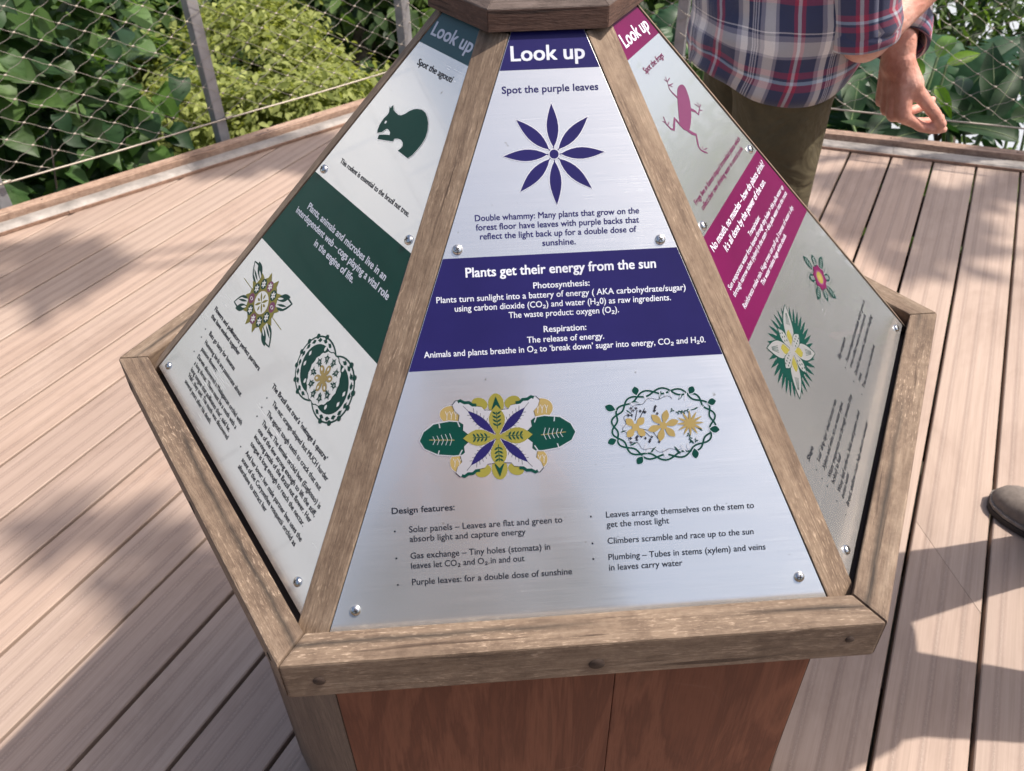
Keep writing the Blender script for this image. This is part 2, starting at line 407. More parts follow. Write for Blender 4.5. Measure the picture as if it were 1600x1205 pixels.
# kerbs and fences
def corner(a1, q1, a2, q2):
    A = np.array([[cos(radians(a1)), sin(radians(a1))], [cos(radians(a2)), sin(radians(a2))]])
    return np.linalg.solve(A, [q1, q2])
ORD = [0, 1, 2, 3, 4, 5]          # consecutive sides clockwise
def side_ends(i, col_or_q):
    """tangent coordinates where side i meets its neighbours for the offset q (index in tuple or extra distance)"""
    a = SIDES[i]; pr = SIDES[(i-1) % 6]; nx = SIDES[(i+1) % 6]
    q = a[col_or_q] if isinstance(col_or_q, int) else a[3]+col_or_q
    qa = pr[col_or_q] if isinstance(col_or_q, int) else pr[3]+col_or_q
    qb = nx[col_or_q] if isinstance(col_or_q, int) else nx[3]+col_or_q
    t = np.array([sin(radians(a[0])), -cos(radians(a[0]))])
    return float(corner(a[0], q, pr[0], qa) @ t), float(corner(a[0], q, nx[0], qb) @ t)
KLAB = {0: 'pinkish timber deck kerb with grey rail on the left, below the leafy climber', 1: 'weathered timber deck kerb with grey rail on the right, behind the trousers', 2: 'timber deck kerb with grey rail beyond the right edge of the deck', 5: 'timber deck kerb with grey rail at the far left edge of the deck'}
for i in (0, 1, 2, 5):
    a, q0, q1, q2, h1, h2 = SIDES[i]; ar = radians(a)
    n = Vector((cos(ar), sin(ar), 0)); t = Vector((sin(ar), -cos(ar), 0))
    root = empty('deck_kerb'); tag(root, KLAB[i], 'kerb')
    M = frame((n.x*q1, n.y*q1, 0), t, (0, 0, 1))       # y = z cross x = outward
    s0, s1 = side_ends(i, 1); u0, u1 = side_ends(i, 2); v0, v1 = side_ends(i, 3)
    d = q1-q0; e = q2-q1
    # base board pieces with butt joints
    cuts = [u0] + [u0+(u1-u0)*f for f in (.27, .52, .81)] + [u1]
    for k in range(4):
        xa, xb = cuts[k]+(.001 if k else 0), cuts[k+1]-(.001 if k < 3 else 0)
        xa2 = s0 if k == 0 else xa; xb2 = s1 if k == 3 else xb
        me = prism([(xa2, -d, .001), (xb2, -d, .001), (xb, 0, .001), (xa, 0, .001)], [(xa2, -d, h1*.72), (xb2, -d, h1*.72), (xb, 0, h1*.72), (xa, 0, h1*.72)], .0015)
        link('base_board', me, M_KERBB, root, M)
    cuts = [u0, u0+(u1-u0)*.36, u0+(u1-u0)*.66, u1]
    for k in range(3):
        xa, xb = cuts[k]+(.0006 if k else 0), cuts[k+1]-(.0006 if k < 2 else 0)
        prof = [(-d+.004, h1*.73), (-d+.009, h1*1.05), (-d+.018, h1*1.30), (-d*.5, h1*1.42), (-.014, h1*1.30), (-.006, h1*1.1), (-.003, h1*.73)]
        sl_ = (s0-u0)/(-d) if k == 0 else 0; sr_ = (s1-u1)/(-d) if k == 2 else 0
        base = [(xa+sl_*y, y, z) for y, z in prof]; top = [(xb+sr_*y, y, z) for y, z in prof]
        link('metal_rail', prism(base, top), M_RAILG, root, M)
    cuts = [u0, u0+(u1-u0)*.44, u1]; cv = [v0, v0+(v1-v0)*.44, v1]
    for k in range(2):
        xa, xb, ya, yb = cuts[k]+(.001 if k else 0), cuts[k+1]-(.001 if k < 1 else 0), cv[k], cv[k+1]
        yy = e
        me = prism([(xa, 0.0006, -.05), (xb, 0.0006, -.05), (yb, yy, -.05), (ya, yy, -.05)], [(xa, 0.0006, h2), (xb, .0006, h2), (yb, yy, h2), (ya, yy, h2)], .003)
        tb = link('timber_beam', me, M_KERB, root, M)
        x = xa+.22
        while x < xb-.1:
            v, f = tube([(x, e*.5, h2+.0002), (x, e*.5, h2+.0008)], .0042, 10); link('bolt_hole', mesh_np('h', v, f), M_HOLE, tb)
            x += random.choice([.46, .92])

def net(n, t, q, s0, s1, z0, z1, ps, pz, root):
    ax, az = .0742, .0415; parts = []; fer = []
    def P(s, z, o=0): return n*(q+o)+t*s+Vector((0, 0, z))
    for dirn in (1, -1):
        c0 = pz - dirn*az/ax*ps
        k0 = int(((z0-dirn*az/ax*(s1 if dirn > 0 else s0))-c0)/(2*az))-1
        k1 = int(((z1-dirn*az/ax*(s0 if dirn > 0 else s1))-c0)/(2*az))+1
        for k in range(k0, k1+1):
            c = c0+k*2*az
            sa, sb = (z0-c)/(dirn*az/ax), (z1-c)/(dirn*az/ax)
            a, b = max(s0, min(sa, sb)), min(s1, max(sa, sb))
            if b-a < .02: continue
            m = max(2, int((b-a)/ax*4)); pts = []
            for i in range(m+1):
                s = a+(b-a)*i/m; ph = (s-ps)/ax
                wv = .0042*sin(2*pi*ph)*(1 if dirn > 0 else .5)
                pts.append(P(s, c+dirn*az/ax*s+wv, .0012*dirn))
            parts.append(tube(pts, .00095, 5, False))
    i0 = int((s0-ps)/ax)-1
    for i in range(i0, int((s1-ps)/ax)+2):
        for j in range(-40, 60):
            if (i+j) % 2: continue
            s, z = ps+i*ax, pz+j*az
            if s0 < s < s1 and z0+.004 < z < z1-.004:
                fer.append(tube([P(s-.0048, z), P(s-.003, z), P(s+.003, z), P(s+.0048, z)], [.0022, .0033, .0033, .0022], 6))
    v, f = join_np(parts); tag(link('wire_net', mesh_np('net', v, f, smooth=True), M_WIRE, root), kind='stuff')
    v, f = join_np(fer); tag(link('wire_clips', mesh_np('clips', v, f, smooth=True), M_FERR, root), kind='stuff')
FS = {0: (127.8, 2.76, -2.0, 1.79, (.333, .334), [-1.89, -.97, -.05, .82, 1.79]), 1: (66.3, 2.90, -1.589, 1.75, (.81, .211), [-.332, 1.32]), }
for i, (a, q, s0, s1, ph, posts) in FS.items():
    ar = radians(a); n = Vector((cos(ar), sin(ar), 0)); t = Vector((sin(ar), -cos(ar), 0))
    root = empty('mesh_fence')
    tag(root, ['wire mesh fence with grey posts on the left in front of the dense climber', 'wire mesh fence on the right in front of the big banana leaves'][i], 'fence')
    net(n, t, q, s0+.02, s1, .108, 1.22, *ph, root)
    for j, z in enumerate((.108, 1.22)):
        pts = [n*(q-.004)+t*(s0+(s1-s0)*k/24)+Vector((0, 0, z-.003*sin(k/24*pi*4)**2)) for k in range(25)]
        v, f = tube(pts, .0036 if j == 0 else .005, 8); link('edge_cable' if j == 0 else 'top_cable', mesh_np('c', v, f, smooth=True), M_CABLE, root)
    for s in posts:
        M = frame(n*(q+.036)+t*s, t, (0, 0, 1))
        p = link('fence_post', box(-.0215, .0215, -.03, .03, -.5, 1.26, .004), M_POSTM, root, M)
        v, f = tube([(.018, -.044, .112), (.028, -.044, .112), (.046, -.042, .113)], [.005, .0062, .004], 8)
        link('cable_end', mesh_np('e', v, f, smooth=True), M_FERR, p)

# ------------------------------------------------------------------ the hexagonal display
R0, R1, TR = .45, .418, .0424
AB, WB, ZB, AT, WT, ZT = .3571, .1902, -.0043, .0781, .0299, .3363
SL = sqrt((AB-AT)**2+(ZT-ZB)**2)
kiosk = empty('information_display')
tag(kiosk, 'six sided wooden display with sloping printed metal panels in the middle of the deck', 'display')
def hexv(r, k, z): return Vector((r*cos(radians(-120+60*k)), r*sin(radians(-120+60*k)), z+ZR))
FACES = [(-90, 'F'), (-30, 'R'), (30, 'B'), (90, 'C'), (150, 'D'), (-150, 'L')]
def face_frame(th):
    a = radians(th); n = Vector((cos(a), sin(a), 0)); t = Vector((-sin(a), cos(a), 0))
    B = n*AB+Vector((0, 0, ZB+ZR)); T = n*AT+Vector((0, 0, ZT+ZR)); up = (T-B).normalized()
    return frame(B, t, t.cross(up)), n, t
def dome_screw():
    prof = [(.0048, 0), (.0047, .0009), (.0042, .0019), (.0031, .0027), (.0016, .0031)]
    n = 20; V = []; F = []
    for r, z in prof:
        for k in range(n): V.append((r*cos(2*pi*k/n), r*sin(2*pi*k/n), z))
    V.append((0, 0, .0032)); c = len(V)-1
    for i in range(len(prof)-1):
        for k in range(n):
            a, b = i*n+k, i*n+(k+1) % n; F += [(a, b, b+n), (a, b+n, a+n)]
    for k in range(n): F.append(((len(prof)-1)*n+k, (len(prof)-1)*n+(k+1) % n, c))
    me = mesh_np('screw', V, F, smooth=True); me.materials.append(M_STEEL); me.materials.append(M_DARK)
    bm = bmesh.new(); bm.from_mesh(me)
    for ang in (.4, .4+pi/2):  # dark bars painted as the shade in the cross recess
        M = Matrix.Rotation(ang, 4, 'Z') @ Matrix.Translation((0, 0, .00265)) @ Matrix.Diagonal((.0046, .0009, .0014, 1))
        r = bmesh.ops.create_cube(bm, size=1, matrix=M)
        for f in {f for v in r['verts'] for f in v.link_faces}: f.material_index = 1; f.smooth = False
    bm.to_mesh(me); bm.free(); return me
SCREW = dome_screw()

# flat print on the panels -----------------------------------------------------
class Print:
    """collects flat coloured shapes (millimetres on the panel) into ONE mesh, each a hair above the last"""
    def __init__(s, z0=.00022): s.bm = bmesh.new(); s.cols = []; s.z = z0; s.z0 = z0
    def ci(s, c):
        if c not in s.cols: s.cols.append(c)
        return s.cols.index(c)
    def poly(s, pts, c, up=True):
        vs = [s.bm.verts.new((x/1000, y/1000, s.z)) for x, y in pts]
        try: f = s.bm.faces.new(vs)
        except ValueError: return
        f.normal_update()
        if f.normal.z < 0: f.normal_flip()
        f.material_index = s.ci(c)
        if up: s.z += .000003
    def ell(s, cx, cy, a, b, c, rot=0, n=24, bumps=0, amp=0):
        r = radians(rot); P = []
        for k in range(n):
            t = 2*pi*k/n; m = 1+(amp*cos(bumps*t) if bumps else 0)
            x, y = a*cos(t)*m, b*sin(t)*m; P.append((cx+x*cos(r)-y*sin(r), cy+x*sin(r)+y*cos(r)))
        s.poly(P, c)
    def leaf(s, x0, y0, x1, y1, w, c, bulge=.5, n=8):
        dx, dy = x1-x0, y1-y0; L = math.hypot(dx, dy); nx, ny = -dy/L, dx/L; A = []; B = []
        for k in range(n+1):
            t = k/n; h = w/2*sin(pi*t**(math.log(.5)/math.log(bulge)))
            A.append((x0+dx*t+nx*h, y0+dy*t+ny*h)); B.append((x0+dx*t-nx*h, y0+dy*t-ny*h))
        s.poly(A+B[1:-1][::-1], c)
    def line(s, pts, w, c, taper=False, closed=False):
        n = len(pts); L = []; R = []
        if closed: pts = list(pts)+[pts[0]]; n += 1
        for i, (x, y) in enumerate(pts):
            a = pts[max(i-1, 0)] if not (closed and i == 0) else pts[-2]; b = pts[min(i+1, n-1)] if not (closed and i == n-1) else pts[1]
            dx, dy = b[0]-a[0], b[1]-a[1]; l = math.hypot(dx, dy) or 1
            h = w/2*((1-.7*i/(n-1)) if taper else 1)
            L.append((x-dy/l*h, y+dx/l*h)); R.append((x+dy/l*h, y-dx/l*h))
        for i in range(n-1): s.poly([L[i], L[i+1], R[i+1], R[i]], c, False)
        s.z += .000003
    def done(s, name, parent):
        me = bpy.data.meshes.new(name); bmesh.ops.triangulate(s.bm, faces=s.bm.faces); s.bm.to_mesh(me); s.bm.free()
        return link(name, me, [INK[c] for c in s.cols], parent)

def hwid(v): return (WB+(WT-WB)*v/(SL*1000))*1000
def band(P, v0, v1, c, e=.5):
    P.poly([(-hwid(v0)+e, v0), (hwid(v0)-e, v0), (hwid(v1)-e, v1), (-hwid(v1)+e, v1)], c)
TEXT = [
    ('F', 'Look up', 'b', 'w', -29.1, 27.2, 422.2, 10.4),
    ('F', 'Spot the purple leaves', 's', 'p', -37.6, 36.3, 397.7, 4.9),
    ('F', 'Double whammy: Many plants that grow on the', 's', 'p', -63.8, 62.2, 301.5, 4.25),
    ('F', 'forest floor have leaves with purple backs that', 's', 'p', -63.5, 61.8, 294.4, 4.25),
    ('F', 'reflect the light back up for a double dose of', 's', 'p', -60.7, 59.4, 287.4, 4.25),
    ('F', 'sunshine.', 's', 'p', -13.5, 12.0, 280.2, 4.25),
    ('F', 'Plants get their energy from the sun', 'b', 'w', -73.2, 72.7, 259.1, 6.6),
    ('F', 'Photosynthesis:', 's', 'w', -22.3, 20.8, 248.0, 4.25),
    ('F', 'Plants turn sunlight into a battery of energy ( AKA carbohydrate/sugar)', 'm', 'w', -96.6, 94.8, 240.7, 4.25),
    ('F', 'using carbon dioxide (CO₂) and water (H₂0) as raw ingredients.', 'm', 'w', -83.1, 82.9, 233.5, 4.25),
    ('F', 'The waste product: oxygen (O₂).', 'm', 'w', -42.4, 42.2, 226.4, 4.25),
    ('F', 'Respiration:', 's', 'w', -16.3, 16.3, 214.3, 4.25),
    ('F', 'The release of energy.', 'm', 'w', -29.5, 29.6, 206.8, 4.25),
    ('F', 'Animals and plants breathe in O₂ to ‘break down’ sugar into energy, CO₂ and H₂0.', 'm', 'w', -108.3, 107.9, 199.7, 4.25),
    ('F', 'Design features:', 's', 'k', -139.4, -92.0, 83.2, 4.25),
    ('F', 'Solar panels – Leaves are flat and green to', 'm', 'k', -127.2, -10.6, 68.5, 4.25),
    ('F', 'absorb light and capture energy', 'm', 'k', -127.2, -39.1, 61.2, 4.25),
    ('F', 'Gas exchange – Tiny holes (stomata) in', 'm', 'k', -127.2, -21.1, 48.5, 4.25),
    ('F', 'leaves let CO₂ and O₂ in and out', 'm', 'k', -127.2, -41.2, 41.0, 4.25),
    ('F', 'Purple leaves: for a double dose of sunshine', 'm', 'k', -127.2, -5.5, 28.6, 4.25),
    ('F', 'Leaves arrange themselves on the stem to', 'm', 'k', 23.2, 138.2, 69.9, 4.25),
    ('F', 'get the most light', 'm', 'k', 23.2, 71.5, 62.4, 4.25),
    ('F', 'Climbers scramble and race up to the sun', 'm', 'k', 23.2, 136.6, 49.8, 4.25),
    ('F', 'Plumbing – Tubes in stems (xylem) and veins', 'm', 'k', 23.2, 145.3, 37.4, 4.25),
    ('F', 'in leaves carry water', 'm', 'k', 23.2, 79.9, 29.4, 4.25),
    ('L', 'Look up', 'b', 'w', -28.6, 32.4, 424.4, 10.4),
    ('L', 'Spot the agouti', 'm', 'k', -26.0, 29.1, 398.2, 4.9),
    ('L', 'This rodent is essential to the brazil nut tree.', 'm', 'k', -60.6, 64.7, 293.2, 4.25),
    ('L', 'Plants, animals and microbes live in an', 'b', 'w', -73.0, 78.1, 241.5, 5.8),
    ('L', 'interdependent web – cogs playing a vital role', 'b', 'w', -87.9, 93.1, 231.5, 5.8),
    ('L', 'in the engine of life.', 'b', 'w', -35.4, 41.9, 221.0, 5.8),
    ('L', 'Flowers and pollinators: perfect partners', 's', 'k', -139.2, -18.9, 97.7, 4.25),
    ('L', 'that have evolved together', 's', 'k', -139.0, -60.5, 89.6, 4.25),
    ('L', 'Bats go batty for bananas', 'm', 'k', -126.7, -55.7, 75.6, 4.25),
    ('L', 'Humming birds are passionate about', 'm', 'k', -126.7, -25.6, 65.5, 4.25),
    ('L', 'passion flowers', 'm', 'k', -126.7, -82.9, 57.6, 4.25),
    ('L', 'Darwin discovered a Madagascan orchid with', 'm', 'k', -126.7, -2.8, 48.5, 4.25),
    ('L', 'a long throat. ‘There must be a moth with a', 'm', 'k', -126.7, -7.6, 40.9, 4.25),
    ('L', 'long tongue that pollinates that’, said he.', 'm', 'k', -126.7, -14.5, 33.1, 4.25),
    ('L', '‘Hah’, they said. The moth was discovered', 'm', 'k', -126.7, -11.4, 26.6, 4.25),
    ('L', 'several years after his death.', 'm', 'k', -126.7, -48.9, 19.0, 4.25),
    ('L', 'The Brazil nut tree’s ‘ménage à quatre’', 's', 'k', 11.6, 125.3, 99.0, 4.25),
    ('L', 'The nut: orange-shaped but MUCH harder', 'm', 'k', 24.5, 138.3, 88.7, 4.25),
    ('L', 'The agouti: tough teeth to crack that nut', 'm', 'k', 24.5, 136.4, 78.4, 4.25),
    ('L', 'The bee: The female orchid bee (Euglosso) is', 'm', 'k', 24.5, 146.9, 68.5, 4.25),
    ('L', 'one of the few strong enough to lift the stiff,', 'm', 'k', 24.5, 146.6, 60.7, 4.25),
    ('L', 'incurving petals of the Brazil nut flower. Her', 'm', 'k', 24.5, 145.5, 53.6, 4.25),
    ('L', 'tongue is long enough to reach the nectar.', 'm', 'k', 24.5, 140.4, 46.1, 4.25),
    ('L', 'And her lover: her male partner bee uses the', 'm', 'k', 24.5, 147.1, 36.2, 4.25),
    ('L', 'scent of the Coryonthes vosquezii orchid as', 'm', 'k', 24.5, 143.5, 28.6, 4.25),
    ('L', 'aftershave to attract her', 'm', 'k', 24.5, 89.8, 21.3, 4.25),
    ('R', 'Look up', 'b', 'w', -29.2, 28.2, 422.4, 10.4),
    ('R', 'Spot the frogs', 'm', 'm', -23.5, 22.5, 396.9, 4.9),
    ('R', 'Frogs live in funnel-shaped bromeliad plants which', 'm', 'm', -71.0, 70.0, 294.0, 4.25),
    ('R', 'collect their own drinking water in central pools.', 'm', 'm', -66.0, 65.0, 286.4, 4.25),
    ('R', 'No mouth, no muscles – how do plants drink?', 's', 'w', -88.6, 87.6, 258.2, 5.9),
    ('R', 'It’s all done by the power of the sun.', 's', 'w', -69.8, 68.8, 247.6, 5.9),
    ('R', 'Transpiration:', 'm', 'w', -18.8, 17.8, 234.4, 4.25),
    ('R', 'Sun evaporates water from leaves through tiny holes > this pulls water up', 'm', 'w', -99.9, 98.9, 227.3, 4.25),
    ('R', 'through narrow tubes (xylem) in the stem > this pulls water into the roots', 'm', 'w', -99.8, 98.8, 220.2, 4.25),
    ('R', 'Rainforests make rain. Huge trees can pull up 3 tonnes of water a day.', 'm', 'w', -96.1, 95.1, 206.2, 4.25),
    ('R', 'This water makes huge white clouds.', 'm', 'w', -47.6, 46.6, 199.4, 4.25),
    ('R', 'Sky scrapers', 's', 'k', 5.1, 40.5, 81.9, 4.25),
    ('R', 'Funnel-shaped bromeliads which grow in', 'm', 'k', 17.3, 129.8, 70.3, 4.25),
    ('R', 'trees collect water in central pools', 'm', 'k', 17.3, 112.7, 62.9, 4.25),
    ('R', 'Orchids have aerial, absorbent dangling', 'm', 'k', 17.3, 125.9, 53.1, 4.25),
    ('R', 'roots', 'm', 'k', 17.3, 29.9, 46.1, 4.25),
    ('R', 'Tree moss is very absorbent', 'm', 'k', 17.3, 91.8, 37.5, 4.25),
    ('R', 'Shape', 's', 'k', -143.2, -125.7, 82.2, 4.25),
    ('R', 'Leaf ‘drip tips’ shed excess rain', 'm', 'k', -130.0, -45.7, 70.5, 4.25),
    ('R', 'Xylem and veins act as water pipes', 'm', 'k', -130.0, -37.4, 61.4, 4.25),
    ('R', 'Water evaporates out through stomata (tiny', 'm', 'k', -130.0, -13.2, 51.9, 4.25),
    ('R', 'holes) in leaf', 'm', 'k', -130.0, -93.2, 45.6, 4.25),
    ('R', 'Waxy leaf surfaces, folds and gutters shed', 'm', 'k', -130.0, -18.5, 35.5, 4.25),
    ('R', 'excess water', 'm', 'k', -130.0, -98.2, 29.2, 4.25),
    ('R', 'Broad, shallow roots help absorb rainwater', 'm', 'k', -130.0, -14.3, 20.2, 4.25),
]
AGOUTI = [(-32.0, 357.5), (-29.3, 356.7), (-29.1, 358.9), (-27.9, 359.7), (-23.9, 356.7), (-19.8, 355.9), (-14.3, 355.4), (-10.4, 356.4), (-6.8, 358.7), (-2.7, 363.0), (1.5, 365.9), (6.0, 367.7), (11.6, 369.0), (18.1, 368.5), (23.5, 366.2), (28.2, 362.9), (32.6, 357.7), (34.6, 352.3), (34.5, 346.8), (32.7, 340.6), (30.4, 334.9), (26.7, 330.5), (20.6, 330.7), (14.4, 330.9), (9.4, 331.1), (11.5, 333.7), (12.3, 336.5), (9.9, 338.8), (5.9, 339.7), (1.3, 339.0), (-3.1, 337.3), (-3.1, 334.9), (-11.8, 332.5), (-24.9, 329.2), (-26.0, 331.4), (-25.8, 333.0), (-18.9, 335.6), (-11.7, 337.7), (-13.0, 339.7), (-16.6, 340.8), (-19.8, 340.7), (-21.9, 338.6), (-24.2, 335.9), (-29.9, 333.2), (-31.4, 335.4), (-32.6, 340.2), (-31.4, 346.4), (-29.1, 350.3), (-28.6, 353.1)]
AGOUTI_EYE = [(-27.1, 343.5), (-27.6, 345.2), (-26.3, 346.0), (-24.7, 345.6), (-24.8, 344.4), (-25.6, 343.3)]
FROG_BODY = [(16.9, 370.5), (21.3, 370.3), (24.7, 369.2), (26.7, 367.5), (26.9, 364.8), (25.5, 361.6), (23.5, 358.0), (20.9, 354.7), (17.5, 351.7), (12.7, 348.2), (6.0, 344.4), (-1.6, 341.0), (-7.7, 339.1), (-12.4, 338.6), (-15.6, 340.2), (-18.5, 342.5), (-19.8, 345.4), (-18.2, 348.6), (-14.9, 351.9), (-10.3, 355.3), (-5.5, 358.8), (0.5, 362.8), (6.8, 366.9), (12.3, 369.7)]
FROG_LIMBS = [[(3.7, 363.8), (-0.3, 370.8), (-1.2, 374.7), (2.6, 380.1)], [(12.6, 349.8), (19.0, 344.9), (21.3, 340.7), (30.8, 343.9)], [(-14.5, 341.6), (-19.1, 347.3), (-22.0, 354.7), (-29.6, 351.2), (-34.1, 348.9), (-37.8, 351.2), (-40.2, 357.1), (-37.6, 362.9)], [(-12.8, 340.0), (-9.8, 335.8), (-3.7, 330.9), (-8.0, 326.9), (-11.9, 323.1), (-11.1, 318.9), (-3.7, 312.9)]]
FROG_TOES = [[(2.6, 380.1), (-0.2, 383.4)], [(2.6, 380.1), (4.6, 384.3)], [(3.7, 380.2), (10.6, 380.9)], [(1.7, 377.2), (6.1, 374.1)], [(1.7, 377.2), (10.0, 375.6)], [(30.8, 343.9), (26.1, 349.6)], [(31.4, 344.2), (32.3, 348.9)], [(32.6, 344.3), (35.6, 345.2)], [(28.2, 342.7), (32.2, 340.2)], [(-39.6, 357.4), (-43.1, 360.9)], [(-39.6, 357.4), (-38.7, 361.0)], [(-38.7, 355.5), (-34.1, 356.3)], [(-7.1, 318.4), (-5.1, 320.2)], [(-5.8, 317.4), (0.4, 315.8)], [(-9.2, 318.2), (-7.3, 314.5)]]

FC = bpy.data.curves.new('lettering', 'FONT'); FC.size = 1; FC.resolution_u = 3; FO = bpy.data.objects.new('lettering_tool', FC); COL.objects.link(FO)
def glyphs(s, off):
    FC.body = s; FC.offset = off
    bpy.context.view_layer.update(); dg = bpy.context.evaluated_depsgraph_get()
    me = FO.evaluated_get(dg).to_mesh(); me.calc_loop_triangles()
    V = np.empty(len(me.vertices)*3); me.vertices.foreach_get('co', V); F = np.empty(len(me.loop_triangles)*3, dtype=np.int32); me.loop_triangles.foreach_get('vertices', F)
    FO.evaluated_get(dg).to_mesh_clear()
    V = V.reshape(-1, 3); F = F.reshape(-1, 3)
    # all faces up
    a, b, c = V[F[:, 0]], V[F[:, 1]], V[F[:, 2]]; nz = np.cross(b-a, c-a)[:, 2]; F[nz < 0] = F[nz < 0][:, ::-1]
    return V, F
HV, _ = glyphs('H', 0); CAPH = HV[:, 1].max()-HV[:, 1].min()
def lettering(panel, rows, color):
    parts = []; zq = 0
    for (f, s, wt, c, u0, u1, v, cap) in rows:
        V, F = glyphs(s, 0); e = {'b': .021, 's': .014, 'm': .008}[wt]*(1.25 if color != 'w' else 1)
        x0, x1 = V[:, 0].min(), V[:, 0].max(); W = V.copy()
        W[:, 0] = (V[:, 0]-x0)/(x1-x0)*(u1-u0)+u0; W[:, 1] = V[:, 1]/CAPH*cap*1.08+v
        k = (u1-u0)/(x1-x0)
        for dx, dy in ((-1, -.6), (1, -.6), (-1, .6), (1, .6), (0, 0)):     # heavier strokes
            Q = W.copy(); Q[:, 0] += dx*e*k; Q[:, 1] += dy*e*k; Q[:, 2] = .22+zq; zq = (zq+.0012) % .03; parts.append((Q/1000, F))
    v, f = join_np(parts); link('lettering', mesh_np('lettering', v, f), INK[color], panel)

def art_front_left():
    P = Print(); X, Y = -56.0, 137.0
    for sx, sy, a, b in ((-1, 1, 17, 9), (1, 1, 17, 10), (-1, -1, 14, 10), (1, -1, 13, 9.5)):
        cx, cy = X+sx*(33 if sy > 0 else 29), Y+sy*(19 if sx > 0 else 18); P.ell(cx, cy, a*.62, b*.85, 's', 10*sx*sy); P.ell(cx, cy, a*.60, b*.80, 'b', 10*sx*sy)
        for k in range(4): P.line([(cx-5+k*3.3, cy-3.2), (cx-4.6+k*3.3, cy), (cx-5.8+k*3.3, cy+3.3)], .45, 's'); P.line([(cx-4.6+k*3.3, cy), (cx-3.6+k*3.3, cy+2.6)], .4, 's')
    for sx in (-1, 1):
        for sy in (-1, 1): P.ell(X+sx*12.5, Y+sy*25.5, 6.2, 4.6, 'o', 20*sx*sy)
    for sy in (-1, 1): P.ell(X, Y+sy*24.5, 6.0, 8.3, 'o')
    for sx in (-1, 1):
        pts = [(16, -8), (18, 9), (24, 12), (36, 13.5), (48, 12), (56, 6.5), (59.3, 0), (56, -6), (46, -11), (34, -12.5), (22, -12)]
        P.poly([(X+sx*(x+.7), Y+sx*y*.0+y*1.07-2*sx*-1*0) for x, y in pts], 's'); P.poly([(X+sx*x, Y+y) for x, y in pts], 'g')
        P.line([(X+sx*33, Y-.8), (X+sx*52, Y+.4)], .5, 'b')
        for k in range(5): P.line([(X+sx*(35+k*3.2), Y-.4), (X+sx*(36.5+k*3.2), Y+4.5-k*.4)], .45, 's'); P.line([(X+sx*(35+k*3.2), Y-.4), (X+sx*(36.7+k*3.2), Y-4.6+k*.3)], .45, 's')
        for q in ((30, 13, 28.5, 9), (44, 12.4, 43.5, 9), (30, -12.5, 27.5, -8.5), (46, -11, 45, -8)): P.line([(X+sx*q[0], Y+q[1]), (X+sx*q[2], Y+q[3])], .8, 's')
    for sx in (-1, 1):
        for sy in (-1, 1):
            pts = [(2, 3), (3, 22.5), (9, 23), (11, 26), (16, 27), (19, 30), (25, 30.5), (30, 32.5), (33, 29), (31.5, 24), (28, 20), (29, 15), (25.5, 12), (26, 7), (22, 3)]
            P.poly([(X+sx*x*1.02, Y+sy*y*.90) for x, y in pts], 'k'); P.poly([(X+sx*x*1.005, Y+sy*(y*.885)) for x, y in pts], 's')
            P.line([(X+sx*x, Y+sy*y*.9) for x, y in ((15, 27.5), (18, 27.8), (20.5, 30), (24, 30), (27, 32), (29, 31))], 2.4, 'g')
            for k in range(7):
                t = .25+k*.1; bx, by = 20*t, 20*t
                P.line([(X+sx*bx, Y+sy*by), (X+sx*(bx+5.5), Y+sy*(by-.2+k*.6-3))], .35, 'k'); P.line([(X+sx*bx, Y+sy*by), (X+sx*(bx-.2+k*.6-3), Y+sy*(by+5.5))], .35, 'k')
            P.line([(X+sx*20, Y+sy*19), (X+sx*25, Y+sy*24.5)], .35, 'k')
            P.leaf(X+sx*2, Y+sy*2, X+sx*22, Y+sy*21, 6.6, 'p')
    for sy in (-1, 1): P.poly([(X-3.6, Y+sy*21), (X, Y+sy*30.5), (X+3.6, Y+sy*21)], 'g')
    for dx, dy in ((0, 1), (0, -1), (1, 0), (-1, 0)):
        L = 24 if dx == 0 else 26.5
        P.leaf(X, Y, X+dx*L, Y+dy*L, 12.5, 'o', .55)
        P.line([(X+dx*6, Y+dy*6), (X+dx*19, Y+dy*19)], .6, 'g')
        for k in range(4):
            c = 8+k*2.9
            for s in (-1, 1): P.leaf(X+dx*c, Y+dy*c, X+dx*(c+2.4)+s*dy*3.4, Y+dy*(c+2.4)+s*dx*3.4, 1.5, 'g')
    P.ell(X, Y, 2.4, 2.4, 'o')
    return P
